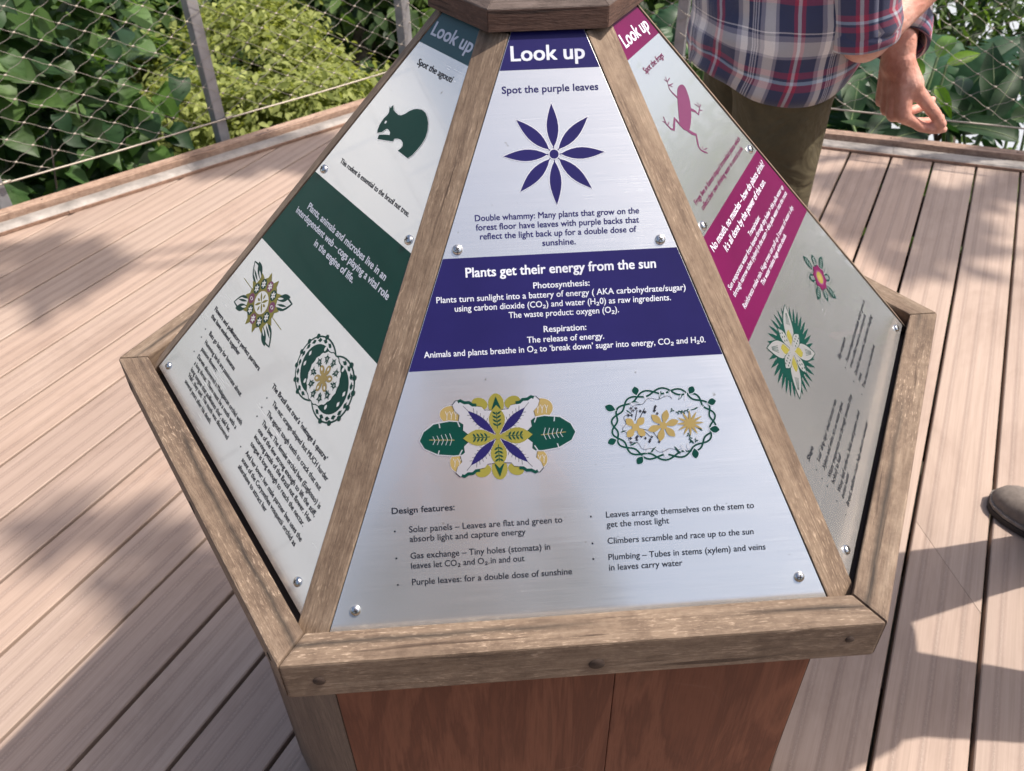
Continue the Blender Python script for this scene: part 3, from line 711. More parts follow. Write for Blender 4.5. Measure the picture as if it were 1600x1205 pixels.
def art_front_right():
    P = Print(); X, Y = 71.8, 138.8; A, B = 38.5, 25.5
    def ring(ph, wob):
        return [(X+(A+wob*sin(9*t+ph))*cos(t), Y+(B+wob*sin(9*t+ph))*sin(t)) for t in [2*pi*k/120 for k in range(120)]]
    for w_, c in ((2.3, 's'), (1.55, 'g')):
        P.line(ring(0, 2.2), w_, c, closed=True); P.line(ring(pi, 2.2), w_, c, closed=True)
    for ux, uy, dx, dy in ((27.1, 155.1, 7, -3), (50.8, 168.8, 1, -6), (96.3, 166.4, -3, -5), (113.3, 154.2, -6, -1), (114.9, 131.8, -7, 1), (95.4, 110.8, -1, 7), (49.5, 109.3, 4, 5), (27.8, 126.7, 6, 2)):
        P.leaf(ux, uy, ux+dx*1.25, uy+dy*1.25, 6.5, 's', .45); P.leaf(ux, uy, ux+dx*1.15, uy+dy*1.15, 5.4, 'g', .45)
    r = random.Random(4)
    for k in range(34):
        t = 2*pi*k/34; a = r.uniform(.62, .74); x, y = X+A*a*cos(t), Y+B*a*sin(t)*1.08
        l = r.uniform(5, 8.5); aa = t+r.uniform(-.6, .6)
        P.leaf(x, y, x+l*cos(aa), y+l*sin(aa), 1.6, 'g' if k % 3 == 0 else 's'); P.leaf(x+.8, y+.5, x+l*cos(aa+.2), y+l*sin(aa+.2), .9, 's')
    P.line([(X+A*.80*cos(t)*(1+.05*sin(14*t)), Y+B*.80*sin(t)*(1+.06*sin(14*t))) for t in [pi*.42+k*pi*1.2/60 for k in range(61)]], .32, 'k')
    for k in range(26):
        x, y = X-22+r.uniform(-5, 18), Y+r.choice([1, -1])*r.uniform(8, 14)
        for q in (0, pi/2): P.line([(x-1.1*cos(q), y-1.1*sin(q)), (x+1.1*cos(q), y+1.1*sin(q))], .7, 'k')
    for pts in (((-22, 4), (-20, 12)), ((-20, 3), (-14, 13)), ((-20, -2), (-9, -5), (-5, -11)), ((-9, -5), (-4, 0)), ((-16, -4), (-10, -10))): P.line([(X+x, Y+y) for x, y in pts], .5, 'k')
    for k in range(9):
        x, y = X+r.uniform(5, 30), Y+r.choice([1, -1])*r.uniform(8, 15)
        for q in (0, 2.1, 4.2): P.leaf(x, y, x+1.9*cos(q+k), y+1.9*sin(q+k), 1.0, 'g')
    for cx, n, R, w_, ph in ((-22, 4, 10, 5.6, .8), (-.5, 6, 12.5, 5.4, .25)):
        for k in range(n):
            t = 2*pi*k/n+ph; P.leaf(X+cx, Y-1.2, X+cx+R*cos(t), Y-1.2+R*sin(t), w_, 'b', .62)
        P.ell(X+cx, Y-1.2, 2.8, 2.8, 'b')
    for k in range(12):
        t = 2*pi*k/12; P.leaf(X+20.3, Y-.6, X+20.3+11*cos(t), Y-.6+10*sin(t), 1.9, 'b', .4)
    P.ell(X+20.3, Y-.6, 2.8, 2.8, 'b')
    return P
def art_left_flower():
    P = Print(); X, Y = -67.2, 144.3
    for sx in (-1, 1):
        for sy in (-1, 1):
            for c, w_, k_ in (('g', 17, 1.0), ('s', 13, .93)):
                P.leaf(X+sx*17, Y+sy*9, X+sx*(17+29*k_), Y+sy*(9+14*k_), w_*.85, c)
            P.leaf(X+sx*18, Y+sy*13, X+sx*38, Y+sy*26, 7.5, 'g', .6); P.leaf(X+sx*24, Y+sy*11, X+sx*40, Y+sy*17, 2.4, 'g'); P.leaf(X+sx*22, Y+sy*7, X+sx*38, Y+sy*13, 1.6, 'g')
            P.leaf(X+sx*20, Y+sy*15, X+sx*30, Y+sy*20, 2.2, 's')
    for k in range(12):
        t = 2*pi*(k+.5)/12; P.leaf(X+14*cos(t), Y+12*sin(t), X+33*cos(t), Y+29*sin(t), 9, 'o', .35)
    P.line([(X-49, Y+2), (X-25, Y+1)], .5, 'o'); P.line([(X+49, Y-2), (X+25, Y-1)], .5, 'o')
    P.ell(X, Y, 26, 23, 'o', n=40, bumps=10, amp=.04)
    for k in range(10):
        t = 2*pi*k/10+.3; x, y = X+20*cos(t), Y+17.5*sin(t); P.ell(x, y, 5.2, 5.2, 'f' if k % 5 in (0, 2) else 'g', n=14)
        if k % 5 == 0: P.ell(x, y, 2.8, 1.7, 's', n=10); P.ell(x, y, 1.4, 1.4, 'm', n=10)
        else:
            for j in range(6): P.leaf(x, y, x+4*cos(j*pi/3), y+4*sin(j*pi/3), 1.8, 's')
            P.ell(x, y, .8, .8, 'm', n=8)
    P.ell(X, Y, 13.5, 11.5, 'b'); P.ell(X, Y, 12.6, 10.7, 's')
    for k in range(4):
        t = pi/4+k*pi/2; P.leaf(X, Y, X+12*cos(t), Y+10*sin(t), 2.6, 'o'); P.leaf(X+3.5*cos(t+pi/4), Y+3.5*sin(t+pi/4), X+9*cos(t+pi/4), Y+9*sin(t+pi/4), 2.6, 'o')
    return P
def art_left_wheel():
    P = Print(); X, Y = 71.0, 144.6
    for s in (-1, 1):
        P.ell(X+s*17, Y, 28.5, 28, 'g', n=40); 
    for s in (-1, 1): P.ell(X+s*17, Y, 27, 26.5, 's', n=40)
    for s in (-1, 1):
        P.ell(X+s*16, Y, 22, 21, 'g', n=40)
        for k in range(11):
            t = pi/2*(1-s)+(-1.6+k*.32)*1.05; cx = X+s*17; x, y = cx+24.2*cos(t), Y+24*sin(t)
            P.leaf(x-3.4*sin(t), y+3.4*cos(t), x+3.4*sin(t), y-3.4*cos(t), 3.4, 'g', .62); P.leaf(x-2*cos(t), y-2*sin(t), x+2.6*cos(t), y+2.6*sin(t), 1.6, 'g')
        for k in range(7):
            t = pi/2*(1-s)+(-1.35+k*.45); P.ell(X+s*17+28*cos(t), Y+27.6*sin(t), 2.4, 2.4, 'g', n=10)
        for k in (-1, 1): P.leaf(X+s*33, Y+k*5-2, X+s*33, Y+k*5+3, 3, 's')
        for q in ((-4, 15), (4, -15), (0, 19)): P.ell(X+s*(17+q[0]), Y+q[1], 1.5, 2.2, 's', n=10)
    P.ell(X, Y, 23.5, 23, 'g', n=60, bumps=18, amp=.025); P.ell(X, Y, 22.6, 22.1, 's', n=60, bumps=18, amp=.025)
    for k in range(10):
        t = 2*pi*k/10+.2; x, y = X+17*cos(t), Y+16.5*sin(t)
        P.ell(x, y, 2.6, 2.6, 'g', n=12); P.ell(x, y, 1.2, 1.2, 's', n=8)
        for j in range(5): P.leaf(x, y, x+4.6*cos(t+j*1.25), y+4.6*sin(t+j*1.25), 1.1, 'g')
        P.leaf(X+11.5*cos(t), Y+11.5*sin(t), X+15*cos(t), Y+15*sin(t), 2, 'g')
    for k in range(6):
        t = 2*pi*k/6+.5; x, y = X+8*cos(t), Y+8*sin(t); P.ell(x, y, 4.4, 3, 'b', degrees_(t)); P.ell(X+9*cos(t), Y+9*sin(t), 1.7, 1, 's', degrees_(t), 10)
    P.ell(X, Y, 4.6, 4.6, 'b')
    return P
def degrees_(a): return a*180/pi
def art_right_bromeliad():
    P = Print(); X, Y = 62.5, 142.0
    r = random.Random(2)
    for k in range(26):
        t = r.uniform(0, 2*pi); R = r.uniform(20, 34); a, b = X+8*cos(t), Y+8*sin(t)
        P.line([(a, b), (X+R*.7*cos(t+.15), Y+R*.7*sin(t+.15)), (X+R*cos(t+.5), Y+R*sin(t+.5))], .25, 'g')
    for k in range(8):
        t = 2*pi*k/8+.25; L = (31, 24)[k % 2]
        P.leaf(X+8*cos(t), Y+8*sin(t), X+L*cos(t), Y+L*sin(t), 8.2, 'g', .6)
        for j in range(5):
            c = 13+j*(L-16)/5; P.line([(X+c*cos(t)-2*sin(t), Y+c*sin(t)+2*cos(t)), (X+(c+1)*cos(t)+2*sin(t), Y+(c+1)*sin(t)-2*cos(t))], .8, 's')
    P.ell(X, Y, 13, 12, 'm', n=36, bumps=8, amp=.10); P.ell(X, Y, 8, 7.6, 'f'); P.ell(X, Y, 6.4, 6, 'o'); P.ell(X, Y, 3, 2.8, 'b')
    return P
def art_right_orchid():
    P = Print(); X, Y = -66.2, 142.5
    for q in range(1):
        for k in range(34):
            t = (-.35 if q == 0 else pi-.35)+.2+k*.052
            t = 2*pi*k/34
            w_ = 3.6
            P.leaf(X+27*cos(t), Y+18*sin(t), X+51*cos(t+.12), Y+35*sin(t+.12), w_, 'g', .4)
    P.ell(X, Y, 35, 23, 'g', n=36)
    for k in range(4):
        t = pi/4*(2*k+1)*1.0; ex, ey = X+(35 if cos(t) > 0 else -35), Y+(27.5 if sin(t) > 0 else -27.5)
        P.leaf(X, Y, ex, ey, 17.5, 'g', .5); P.leaf(X, Y, X+(ex-X)*.97, Y+(ey-Y)*.97, 15.5, 's', .5)
        P.leaf(X+4*cos(t), Y+4*sin(t), X+21*cos(t), Y+18*sin(t), 9, 'o', .6)
        for j in (-2, -1, 0, 1, 2): P.line([(X+(ex-X)*.55-j*1.5*sin(t), Y+(ey-Y)*.55+j*1.5*cos(t)), (X+(ex-X)*.8-j*.6*sin(t), Y+(ey-Y)*.8+j*.6*cos(t))], .45, 'g')
    for k in range(4):
        t = pi/2*k; P.leaf(X, Y, X+27*cos(t), Y+25*sin(t), 11.5, 'g', .62); P.leaf(X, Y, X+26*cos(t), Y+24*sin(t), 10.2, 's', .62)
        for j in range(7): P.ell(X+(10+2*j)*cos(t)+(-1.8 if j % 2 else 1.8)*sin(t), Y+(10+2*j)*sin(t)+(1.8 if j % 2 else -1.8)*cos(t), .9, .9, 'g', n=8)
    P.ell(X, Y, 4, 4, 's')
    return P

PB = {'F': (415.2, 189.8, 274.0, 'p', 'p'), 'L': (415.3, 188.7, 272.6, 't', 'g'), 'R': (414.5, 189.3, 273.5, 'm', 'm')}
PSC = {'F': ((-78.5, 280.4), (77.4, 280.4), (-170.8, 12.4), (170.3, 14.5)), 'L': ((-79, 279.5), (80, 279.5), (-171.5, 12), (168, 14)), 'R': ((-80.5, 279.5), (77.5, 280.5), (-170.7, 11), (168, 10))}
LABP = {'F': 'panel printed in dark blue about sunlight and plants', 'L': 'panel printed in dark green with an agouti', 'R': 'panel printed in magenta with a frog'}
for th, fid in FACES:
    M, n, t = face_frame(th)
    h = SL
    ex = .007; wt = hwid((h+ex)*1000)/1000; lo = -.0045 if fid == 'F' else 0; wl = hwid(lo*1000)/1000
    me = prism([(-wl, lo, -.002), (wl, lo, -.002), (wt, h+ex, -.002), (-wt, h+ex, -.002)], [(-wl, lo, 0), (wl, lo, 0), (wt, h+ex, 0), (-wt, h+ex, 0)], .0004)
    ul = me.uv_layers.new(name='UVMap')
    for lp in me.loops: co = me.vertices[lp.vertex_index].co; ul.data[lp.index].uv = (co.x*2+.5, co.y*2)
    pn = link('panel', me, M_ALU, kiosk, M)
    me = prism([(-WB+.002, .004, -.016), (WB-.002, .004, -.016), (WT, h-.01, -.016), (-WT, h-.01, -.016)], [(-WB+.002, .004, -.003), (WB-.002, .004, -.003), (WT, h-.01, -.003), (-WT, h-.01, -.003)])
    link('backing_board', me, M_BACK, kiosk, M)
    key = fid if fid in PB else {'B': 'L', 'C': 'F', 'D': 'R'}[fid]
    hb, m0, m1, ch, cm = PB[key]
    P = Print(.00008); band(P, hb, SL*1000+6.5, ch); P.done('print_band', pn)
    P = Print(.00008); band(P, m0, m1, cm); P.done('print_band', pn)
    for x, y in PSC[key]:
        o = bpy.data.objects.new('screw', SCREW); COL.objects.link(o); o.parent = pn; o.matrix_local = Matrix.Translation((x/1000, y/1000, 0)) @ Matrix.Rotation(random.uniform(0, 3), 4, 'Z') @ Matrix.Scale(.86, 4)
    if fid not in PB: continue
    pn['label'] = LABP[fid]
    rows = [r for r in TEXT if r[0] == fid]
    blocks = []
    for r in rows:
        k = (r[3], r[6] > 405, r[6] > 385, r[6] > 260, r[4] > 0 if r[6] < 110 else None)
        if not blocks or blocks[-1][0] != k: blocks.append((k, []))
        blocks[-1][1].append(r)
    for k, rs in blocks: lettering(pn, rs, k[0])
    # bullets
    if fid == 'F': bl = [(-138, 70), (-138, 49.5), (-138, 29.5), (11.5, 71.5), (11.5, 51), (11.5, 39)]
    elif fid == 'L': bl = [(-138, 76), (-138, 66.5), (-138, 49.5), (13, 88.5), (13, 78.5), (13, 69), (13, 36)]
    else: bl = [(6.5, 71.5), (6.5, 55), (6.5, 39), (-141, 71.5), (-141, 62), (-141, 53.5), (-141, 37), (-141, 21.5)]
    for x, y in bl:
        P = Print(); P.ell(x, y, .75, .75, 'k', n=10); P.done('bullet_point', pn)
    if fid == 'F':
        P = Print(); cx, cy = -.6, 349.8
        for k in range(8):
            t = pi/2+k*pi/4; L = 39
            P.leaf(cx+3.6*cos(t), cy+3.6*sin(t), cx+(L+1)*cos(t), cy+(L+1)*sin(t), 10.4, 's', .46)
        for k in range(8):
            t = pi/2+k*pi/4; P.leaf(cx+5*cos(t), cy+5*sin(t), cx+39*cos(t), cy+39*sin(t), 9.0, 'p', .46)
            P.line([(cx+3*cos(t), cy+3*sin(t)), (cx+7*cos(t), cy+7*sin(t))], .8, 'p')
        P.ell(cx, cy, 4.2, 4.2, 's'); P.ell(cx, cy, 3.6, 3.6, 'p'); P.done('illustration', pn)
        art_front_left().done('illustration', pn); art_front_right().done('illustration', pn)
    elif fid == 'L':
        P = Print(); cxa = sum(p[0] for p in AGOUTI)/len(AGOUTI); cya = sum(p[1] for p in AGOUTI)/len(AGOUTI)
        P.line(AGOUTI, 1.3, 's', closed=True); P.poly(AGOUTI, 'g'); P.poly(AGOUTI_EYE, 's'); P.done('illustration', pn)
        art_left_flower().done('illustration', pn); art_left_wheel().done('illustration', pn)
    else:
        P = Print(); P.poly(FROG_BODY, 'r')
        for i, l in enumerate(FROG_LIMBS): P.line(l, (2.0, 3.0, 3.4, 3.8)[i], 'r', taper=True)
        for l in FROG_TOES: P.line(l, .75, 'r')
        P.done('illustration', pn)
        art_right_bromeliad().done('illustration', pn); art_right_orchid().done('illustration', pn)
bpy.data.objects.remove(FO)

# sloping corner posts
for i in range(6):
    Ma, na, ta = face_frame(-90+60*i); Mb, nb, tb = face_frame(-30+60*i)
    def pt(M, x, y, z): return M @ Vector((x, y, z))
    lo, hi = -.012, SL+.003
    def wv(y): return WB+(WT-WB)*y/SL
    e = .0006
    base = [pt(Ma, wv(lo)+e, lo, -.014), pt(Ma, wv(lo)+e, lo, .0012), pt(Mb, -wv(lo)-e, lo, .0012), pt(Mb, -wv(lo)-e, lo, -.014)]
    top = [pt(Ma, wv(hi)+e, hi, -.006), pt(Ma, wv(hi)+e, hi, .0012), pt(Mb, -wv(hi)-e, hi, .0012), pt(Mb, -wv(hi)-e, hi, -.006)]
    me = prism(base, top, .0012)
    o = (base[1]+base[2])/2; xd = (top[1]+top[2])/2-o; M = frame(o, xd, (na+nb).normalized()+Vector((0, 0, .8)))
    link('corner_post', localise(me, M), M_POST, kiosk, M)
# rim rails
for i in range(6):
    a = [hexv(R0-.0004, i, 0), hexv(R0-.0004, i+1, 0), hexv(R1, i+1, 0), hexv(R1, i, 0)]
    m = (a[0]+a[1])/2; xd = (a[1]-a[0]).normalized(); g = xd*.0006
    sh = [g, -g, -g, g]
    up = [p+s for p, s in zip(a, sh)]; dn = [p+s+Vector((0, 0, -TR)) for p, s in zip(a, sh)]
    M = frame(m, xd, (0, 0, 1))
    r = link('rim_rail', localise(prism(dn, up, .0022), M), M_RIM, kiosk, M)
    if i in (0, 1, 5):
        for x, z, rad in ((0.008, -.026, .0062), (-.198, -.0215, .0048), (.2, -.018, .0036)):
            v, f = tube([(x, -.0001, z), (x, -.0006, z)], rad, 14); link('screw_hole', mesh_np('h', v, f), M_HOLE, r)
    # added ledge under the panels, black in place of the gap's shade
    b = [hexv(R1, i, -.030), hexv(R1, i+1, -.030), hexv(.33, i+1, -.030), hexv(.33, i, -.030)]
    link('gap_shade_ledge', localise(prism(b, [p+Vector((0, 0, .012)) for p in b]), M), M_BACK, kiosk, M)
# body boards
RB = .405
for i in range(6):
    a, b = hexv(RB, i, 0), hexv(RB, i+1, 0); ai, bi = hexv(RB-.022, i, 0), hexv(RB-.022, i+1, 0)
    z0, z1 = .012, ZR-TR+.002
    for s0, s1 in ((0.0015, .5825), (.5835, .9985)) if i in (0, 3) else ((0.0015, .9985),):
        def L(p, q, s, z): r = p+(q-p)*s; return Vector((r.x, r.y, z))
        ba = [L(a, b, s0, z0), L(a, b, s1, z0), L(ai, bi, s1, z0), L(ai, bi, s0, z0)]; ta_ = [Vector((p.x, p.y, z1)) for p in ba]
        nn = ((a+b)/2); nn = Vector((nn.x, nn.y, 0)).normalized()
        M = frame(ba[0], (0, 0, 1), nn)
        bd = link('body_board', localise(prism(ba, ta_, .0012), M), M_RED if i in (0, 3) else M_SIDEBOARD, kiosk, M)
        if i not in (0, 3): bd['label'] = 'grey brown weathered side board'
# plinth
pl = [hexv(RB-.03, k, -ZR+.0005) for k in range(6)]; link('plinth', prism(pl, [p+Vector((0, 0, .06)) for p in pl]), M_BACK, kiosk)
# cap: six mitred pieces
RCAP = .0920
for i in range(6):
    z = ZT+.0045
    ring = [(RCAP, z), (RCAP-.0005, z+.0165), (RCAP-.014, z+.0245), (.004, z+.0245), (.004, z)]
    V = []
    me = bpy.data.meshes.new('cap'); bm = bmesh.new()
    A = [bm.verts.new(hexv(r, i, zz)) for r, zz in ring]; B = [bm.verts.new(hexv(r, i+1, zz)) for r, zz in ring]
    k = len(ring)
    bm.faces.new(A); bm.faces.new(B[::-1])
    fo = [bm.faces.new((A[j], B[j], B[(j+1) % k], A[(j+1) % k])) for j in range(k)]
    bmesh.ops.recalc_face_normals(bm, faces=bm.faces)
    bmesh.ops.bevel(bm, geom=[e for e in bm.edges], offset=.0006, segments=1, affect='EDGES')
    bm.to_mesh(me); bm.free()
    M = frame((hexv(RCAP, i, z)+hexv(RCAP, i+1, z))/2, hexv(1, i+1, 0)-hexv(1, i, 0), (0, 0, 1))
    o = link('cap_piece', localise(me, M), [M_CAP, M_CAPS], kiosk, M)
    for p in me.polygons:
        if abs(p.normal.z) < .3: p.material_index = 1

# ------------------------------------------------------------------ plants
def tmpl(outline, fold=.12, droop=.15):
    """leaf of length 1 along x; outline = half widths at stations"""
    V = []; F = []
    n = len(outline)
    for i, (x, w_) in enumerate(outline):
        z = -droop*x*x
        V.append((x, 0, z))
        V.append((x-.04*w_*2, w_, z+fold*w_)); V.append((x-.04*w_*2, -w_, z+fold*w_))
    for i in range(n-1):
        a, b = 3*i, 3*i+3
        F += [(a, b, b+1), (a, b+1, a+1), (a, a+2, b+2), (a, b+2, b)]
    return np.array(V, dtype=float), np.array(F)
T_HEART = tmpl([(0.0, .10), (-.02, .30), (.22, .46), (.48, .40), (.75, .20), (1.0, .01)], .25, .25)
T_OVAL = tmpl([(0, .02), (.3, .24), (.65, .22), (1, .01)], .2, .25)
T_THIN = tmpl([(0, .02), (.35, .13), (1, .01)], .2, .2)
T_BIGOV = tmpl([(0, .02), (.12, .15), (.3, .26), (.5, .29), (.72, .22), (.9, .09), (1, .005)], .25, .45)

def rots(nr, g, spin=None):
    N = len(nr); nr = nr/np.linalg.norm(nr, axis=1, keepdims=True)
    x = g.normal(size=(N, 3)) if spin is None else spin
    x = x-(x*nr).sum(1, keepdims=True)*nr; x /= np.linalg.norm(x, axis=1, keepdims=True)+1e-9
    y = np.cross(nr, x); return np.stack([x, y, nr], axis=2)
def cloud(C, nr, size, T, g, spin=None):
    R = rots(nr, g, spin); V = np.einsum('nij,vj->nvi', R, T[0])*size[:, None, None]+C[:, None, :]
    N = len(C); nv = len(T[0]); F = (T[1][None]+np.arange(N)[:, None, None]*nv).reshape(-1, 3)
    return V.reshape(-1, 3), F, np.repeat(g.random(N), nv)
def blob(c, r, N, g, clumps=40, spread=.22, shell=.75):
    c = np.array(c, dtype=float); r = np.array(r, dtype=float)
    d = g.normal(size=(clumps, 3)); d /= np.linalg.norm(d, axis=1, keepdims=True)
    rad = shell+(1-shell)*g.random((clumps, 1)); rad[g.random((clumps, 1)) < .25] *= .6
    k = d*rad; i = g.integers(0, clumps, N); p = k[i]+g.normal(size=(N, 3))*spread*(.6+.8*g.random((clumps, 1))[i])
    return c+p*r, p/np.linalg.norm(p, axis=1, keepdims=True)
def crown(name, parts, T, size, m, parent, spread=.22, up=.8, out=.6, rnd=.55, seed=1, stuff=True):
    """parts: list of (centre, radii, count, clumps)"""
    g = np.random.default_rng(seed); Cs = []; Ns = []
    for c, r, N, cl in parts:
        p, o = blob(c, r, N, g, cl, spread); Cs.append(p); Ns.append(o)
    C = np.concatenate(Cs); O = np.concatenate(Ns)
    n = O*out+np.array([0, 0, up])+g.normal(size=C.shape)*rnd
    spin = g.normal(size=C.shape)*.8+O*.7+np.array([0, 0, -.5])
    V, F, a = cloud(C, n, size*(.6+.8*g.random(len(C))), T, g, spin)
    o = link(name, mesh_np(name, V, F, att=a, smooth=True), m, parent)
    if stuff: o['kind'] = 'stuff'
    return o
def branchy(name, pts, r, m, parent, n=8):
    v, f = tube(pts, r, n); return link(name, mesh_np(name, v, f, smooth=True), m, parent)
def wobble(a, b, k, amp, g):
    a = np.array(a, float); b = np.array(b, float)
    return [tuple(a+(b-a)*i/k+(g.normal(size=3)*amp if 0 < i < k else 0)) for i in range(k+1)]

# outward directions of the two visible deck sides
def side_pt(i, q, s, z):
    a = radians(SIDES[i][0]); return np.array([cos(a)*q+sin(a)*s, sin(a)*q-cos(a)*s, z])

# --- big leafy climber on the left: 300 leaves as parts, the rest as one mass
g = np.random.default_rng(11)
climb = empty('leafy_climber', tuple(side_pt(0, 3.7, -.6, -1.4)))
tag(climb, 'dense dark green climber with broad heart shaped leaves behind the left fence', 'plant')
INVC = Matrix.Translation(climb.location).inverted()
off = np.array(climb.location)
LM = []
for k in range(4):
    T = tmpl([(0.0, .10), (-.03, .28+.03*k), (.12, .42), (.30, .47-.02*k), (.52, .40), (.75, .22), (.9, .09), (1.0, .005)], .18+.06*k, .15+.1*k)
    me = mesh_np('leaf', T[0], T[1], smooth=True); me.materials.append(L_CLIMB); LM.append(me)
def climb_pt(front):
    while True:
        s = g.uniform(-1.9, .82)
        z = g.uniform(-1.0, .75); top = .9
        q = 2.95+(.18*g.random() if front else .15+.9*g.random()) + .35*max(0, (z+.2))*g.random()
        if s > .45 and g.random() < (s-.45)*2.2: continue
        # two gaps of deep shade low down
        dens = .5+.5*sin(s*5+z*3.1)*cos(z*6-s*2)
        if z < .15 and -.9 < s < .3 and g.random() > .42+.4*dens: continue
        if z > .15 and g.random() > .55+.45*dens: continue
        return side_pt(0, q, s, z)
outn = np.array([cos(radians(127.8)), sin(radians(127.8)), 0])
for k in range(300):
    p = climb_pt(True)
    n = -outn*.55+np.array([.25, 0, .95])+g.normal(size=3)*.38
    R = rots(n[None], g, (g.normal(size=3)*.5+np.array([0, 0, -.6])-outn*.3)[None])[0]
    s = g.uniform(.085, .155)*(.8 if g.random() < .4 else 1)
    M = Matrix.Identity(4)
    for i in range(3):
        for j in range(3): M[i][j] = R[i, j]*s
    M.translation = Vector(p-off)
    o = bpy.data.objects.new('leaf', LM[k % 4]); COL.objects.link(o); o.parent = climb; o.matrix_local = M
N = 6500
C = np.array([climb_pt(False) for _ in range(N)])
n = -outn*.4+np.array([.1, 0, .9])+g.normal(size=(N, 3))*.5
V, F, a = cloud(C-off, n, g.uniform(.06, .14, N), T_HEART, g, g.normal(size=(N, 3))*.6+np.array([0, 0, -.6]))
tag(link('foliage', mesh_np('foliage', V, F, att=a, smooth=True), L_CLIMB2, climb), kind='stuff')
for k in range(9):
    s = g.uniform(-1.9, .2); q = g.uniform(3.05, 3.8)
    a = side_pt(0, q, s, -1.5)-off; b = side_pt(0, q-.1, s+g.uniform(-.6, .6), g.uniform(.0, .8))-off
    branchy('stem', wobble(a, b, 7, .06, g), [.012-.0013*i for i in range(8)], M_BARK, climb, 6)

# --- bright fine-leaved shrub further out
def shrub(name, label, cat, base, parts, T, size, m, seed, group=None, stems=5, **k):
    root = empty(name, tuple(base)); tag(root, label, cat, group); b = np.array(base, float)
    pr = [(tuple(np.array(c)-b), r, N, cl) for c, r, N, cl in parts]
    crown('foliage', pr, T, size, m, root, seed=seed, **k)
    gg = np.random.default_rng(seed)
    for i in range(stems):
        c, r, N, cl = pr[i % len(pr)]
        e = np.array(c)+gg.normal(size=3)*np.array(r)*.35
        branchy('stem', wobble((gg.normal()*.12, gg.normal()*.12, -.1), e, 6, .06*np.linalg.norm(e)/2, gg), [.035*(1-i_/8) for i_ in range(7)], M_BARK, root, 6)
    return root
def A(px, py, D): return np.array(at(px, py, D))
def gz(x, y): r = math.hypot(x, y); return -1.3-.42*max(0, r-3.2)
c1 = A(415, 105, 5.8); c2 = A(455, 190, 5.2); c3 = A(335, 200, 5.2); c4 = A(400, 55, 6.2); c5 = A(300, 130, 6.0)
shrub('bright_shrub', 'yellow green fine leaved shrub in full sun beyond the left fence', 'shrub', (c1[0], c1[1], gz(c1[0], c1[1])),
      [(c1, (.52, .5, .42), 6500, 60), (c2, (.60, .45, .3), 6000, 50), (c3, (.45, .4, .35), 4000, 40), (c4, (.42, .4, .28), 3200, 30), (c5, (.40, .4, .3), 2600, 24), (tuple(A(560, 150, 6.0)), (.4, .4, .25), 1500, 18)],
      T_OVAL, .055, L_BRIGHT, 21, spread=.17, up=.9, out=.5, rnd=.7)
# --- darker trees behind
def tree(label, base, top, r0, parts, T, size, m, seed, name='broadleaf_tree', group=None, limbs=5, **k):
    root = empty(name, tuple(base)); tag(root, label, 'tree', group); b = np.array(base, float); t = np.array(top, float)-b
    gg = np.random.default_rng(seed)
    pts = wobble((0, 0, -.3), t, 9, .03*np.linalg.norm(t)/3, gg)
    tr = branchy('trunk', pts, [r0*(1.15-.75*i/9) for i in range(10)], M_BARK, root, 12)
    pr = [(tuple(np.array(c)-b), r, N, cl) for c, r, N, cl in parts]
    for i in range(limbs):
        c, r, N, cl = pr[i % len(pr)]
        p0 = np.array(pts[3+(i*2) % 6]); e = np.array(c)+gg.normal(size=3)*np.array(r)*.4
        branchy('limb', wobble(p0, e, 6, .05, gg), [r0*.45*(1-.13*j) for j in range(7)], M_BARK, root, 7)
    crown('crown', pr, T, size, m, root, seed=seed, **k)
    return root
def ground_under(p): return (p[0], p[1], gz(p[0], p[1]))
a0 = A(575, 170, 6.2); a1 = A(548, -60, 6.6)
tree('dark tree with a thick brown trunk seen left of the display top', ground_under(a0), a1+np.array([0, 0, .8]), .12,
     [(A(520, 40, 7.5), (.9, .7, .6), 3500, 40), (A(600, -40, 7.0), (.8, .8, .6), 3000, 40), (A(480, 30, 7.4), (.5, .5, .4), 1500, 20), (A(530, 110, 7.0), (.35, .4, .5), 1100, 20)], T_OVAL, .15, L_DARK, 31)
a0 = A(660, 150, 7.4); a1 = A(615, -60, 7.8)
tree('slim brown trunked tree behind the corner fence post', ground_under(a0), a1+np.array([0, 0, .8]), .09,
     [(A(640, 30, 8.4), (.9, .9, .7), 3500, 40), (A(700, 90, 8.4), (.8, .8, .6), 2500, 30)], T_OVAL, .14, L_DARK, 32)
a0 = A(250, 120, 7.6); a1 = A(240, -60, 8.2)
tree('shaded tree standing behind the leafy climber at the far left', ground_under(a0), a1+np.array([0, 0, .5]), .12,
     [(A(300, 20, 8.0), (1.0, .8, .6), 3500, 40), (A(120, 10, 8.0), (1.4, .8, .8), 4500, 50), (A(230, 90, 7.4), (.8, .7, .5), 2500, 30)], T_OVAL, .15, L_MID, 33)
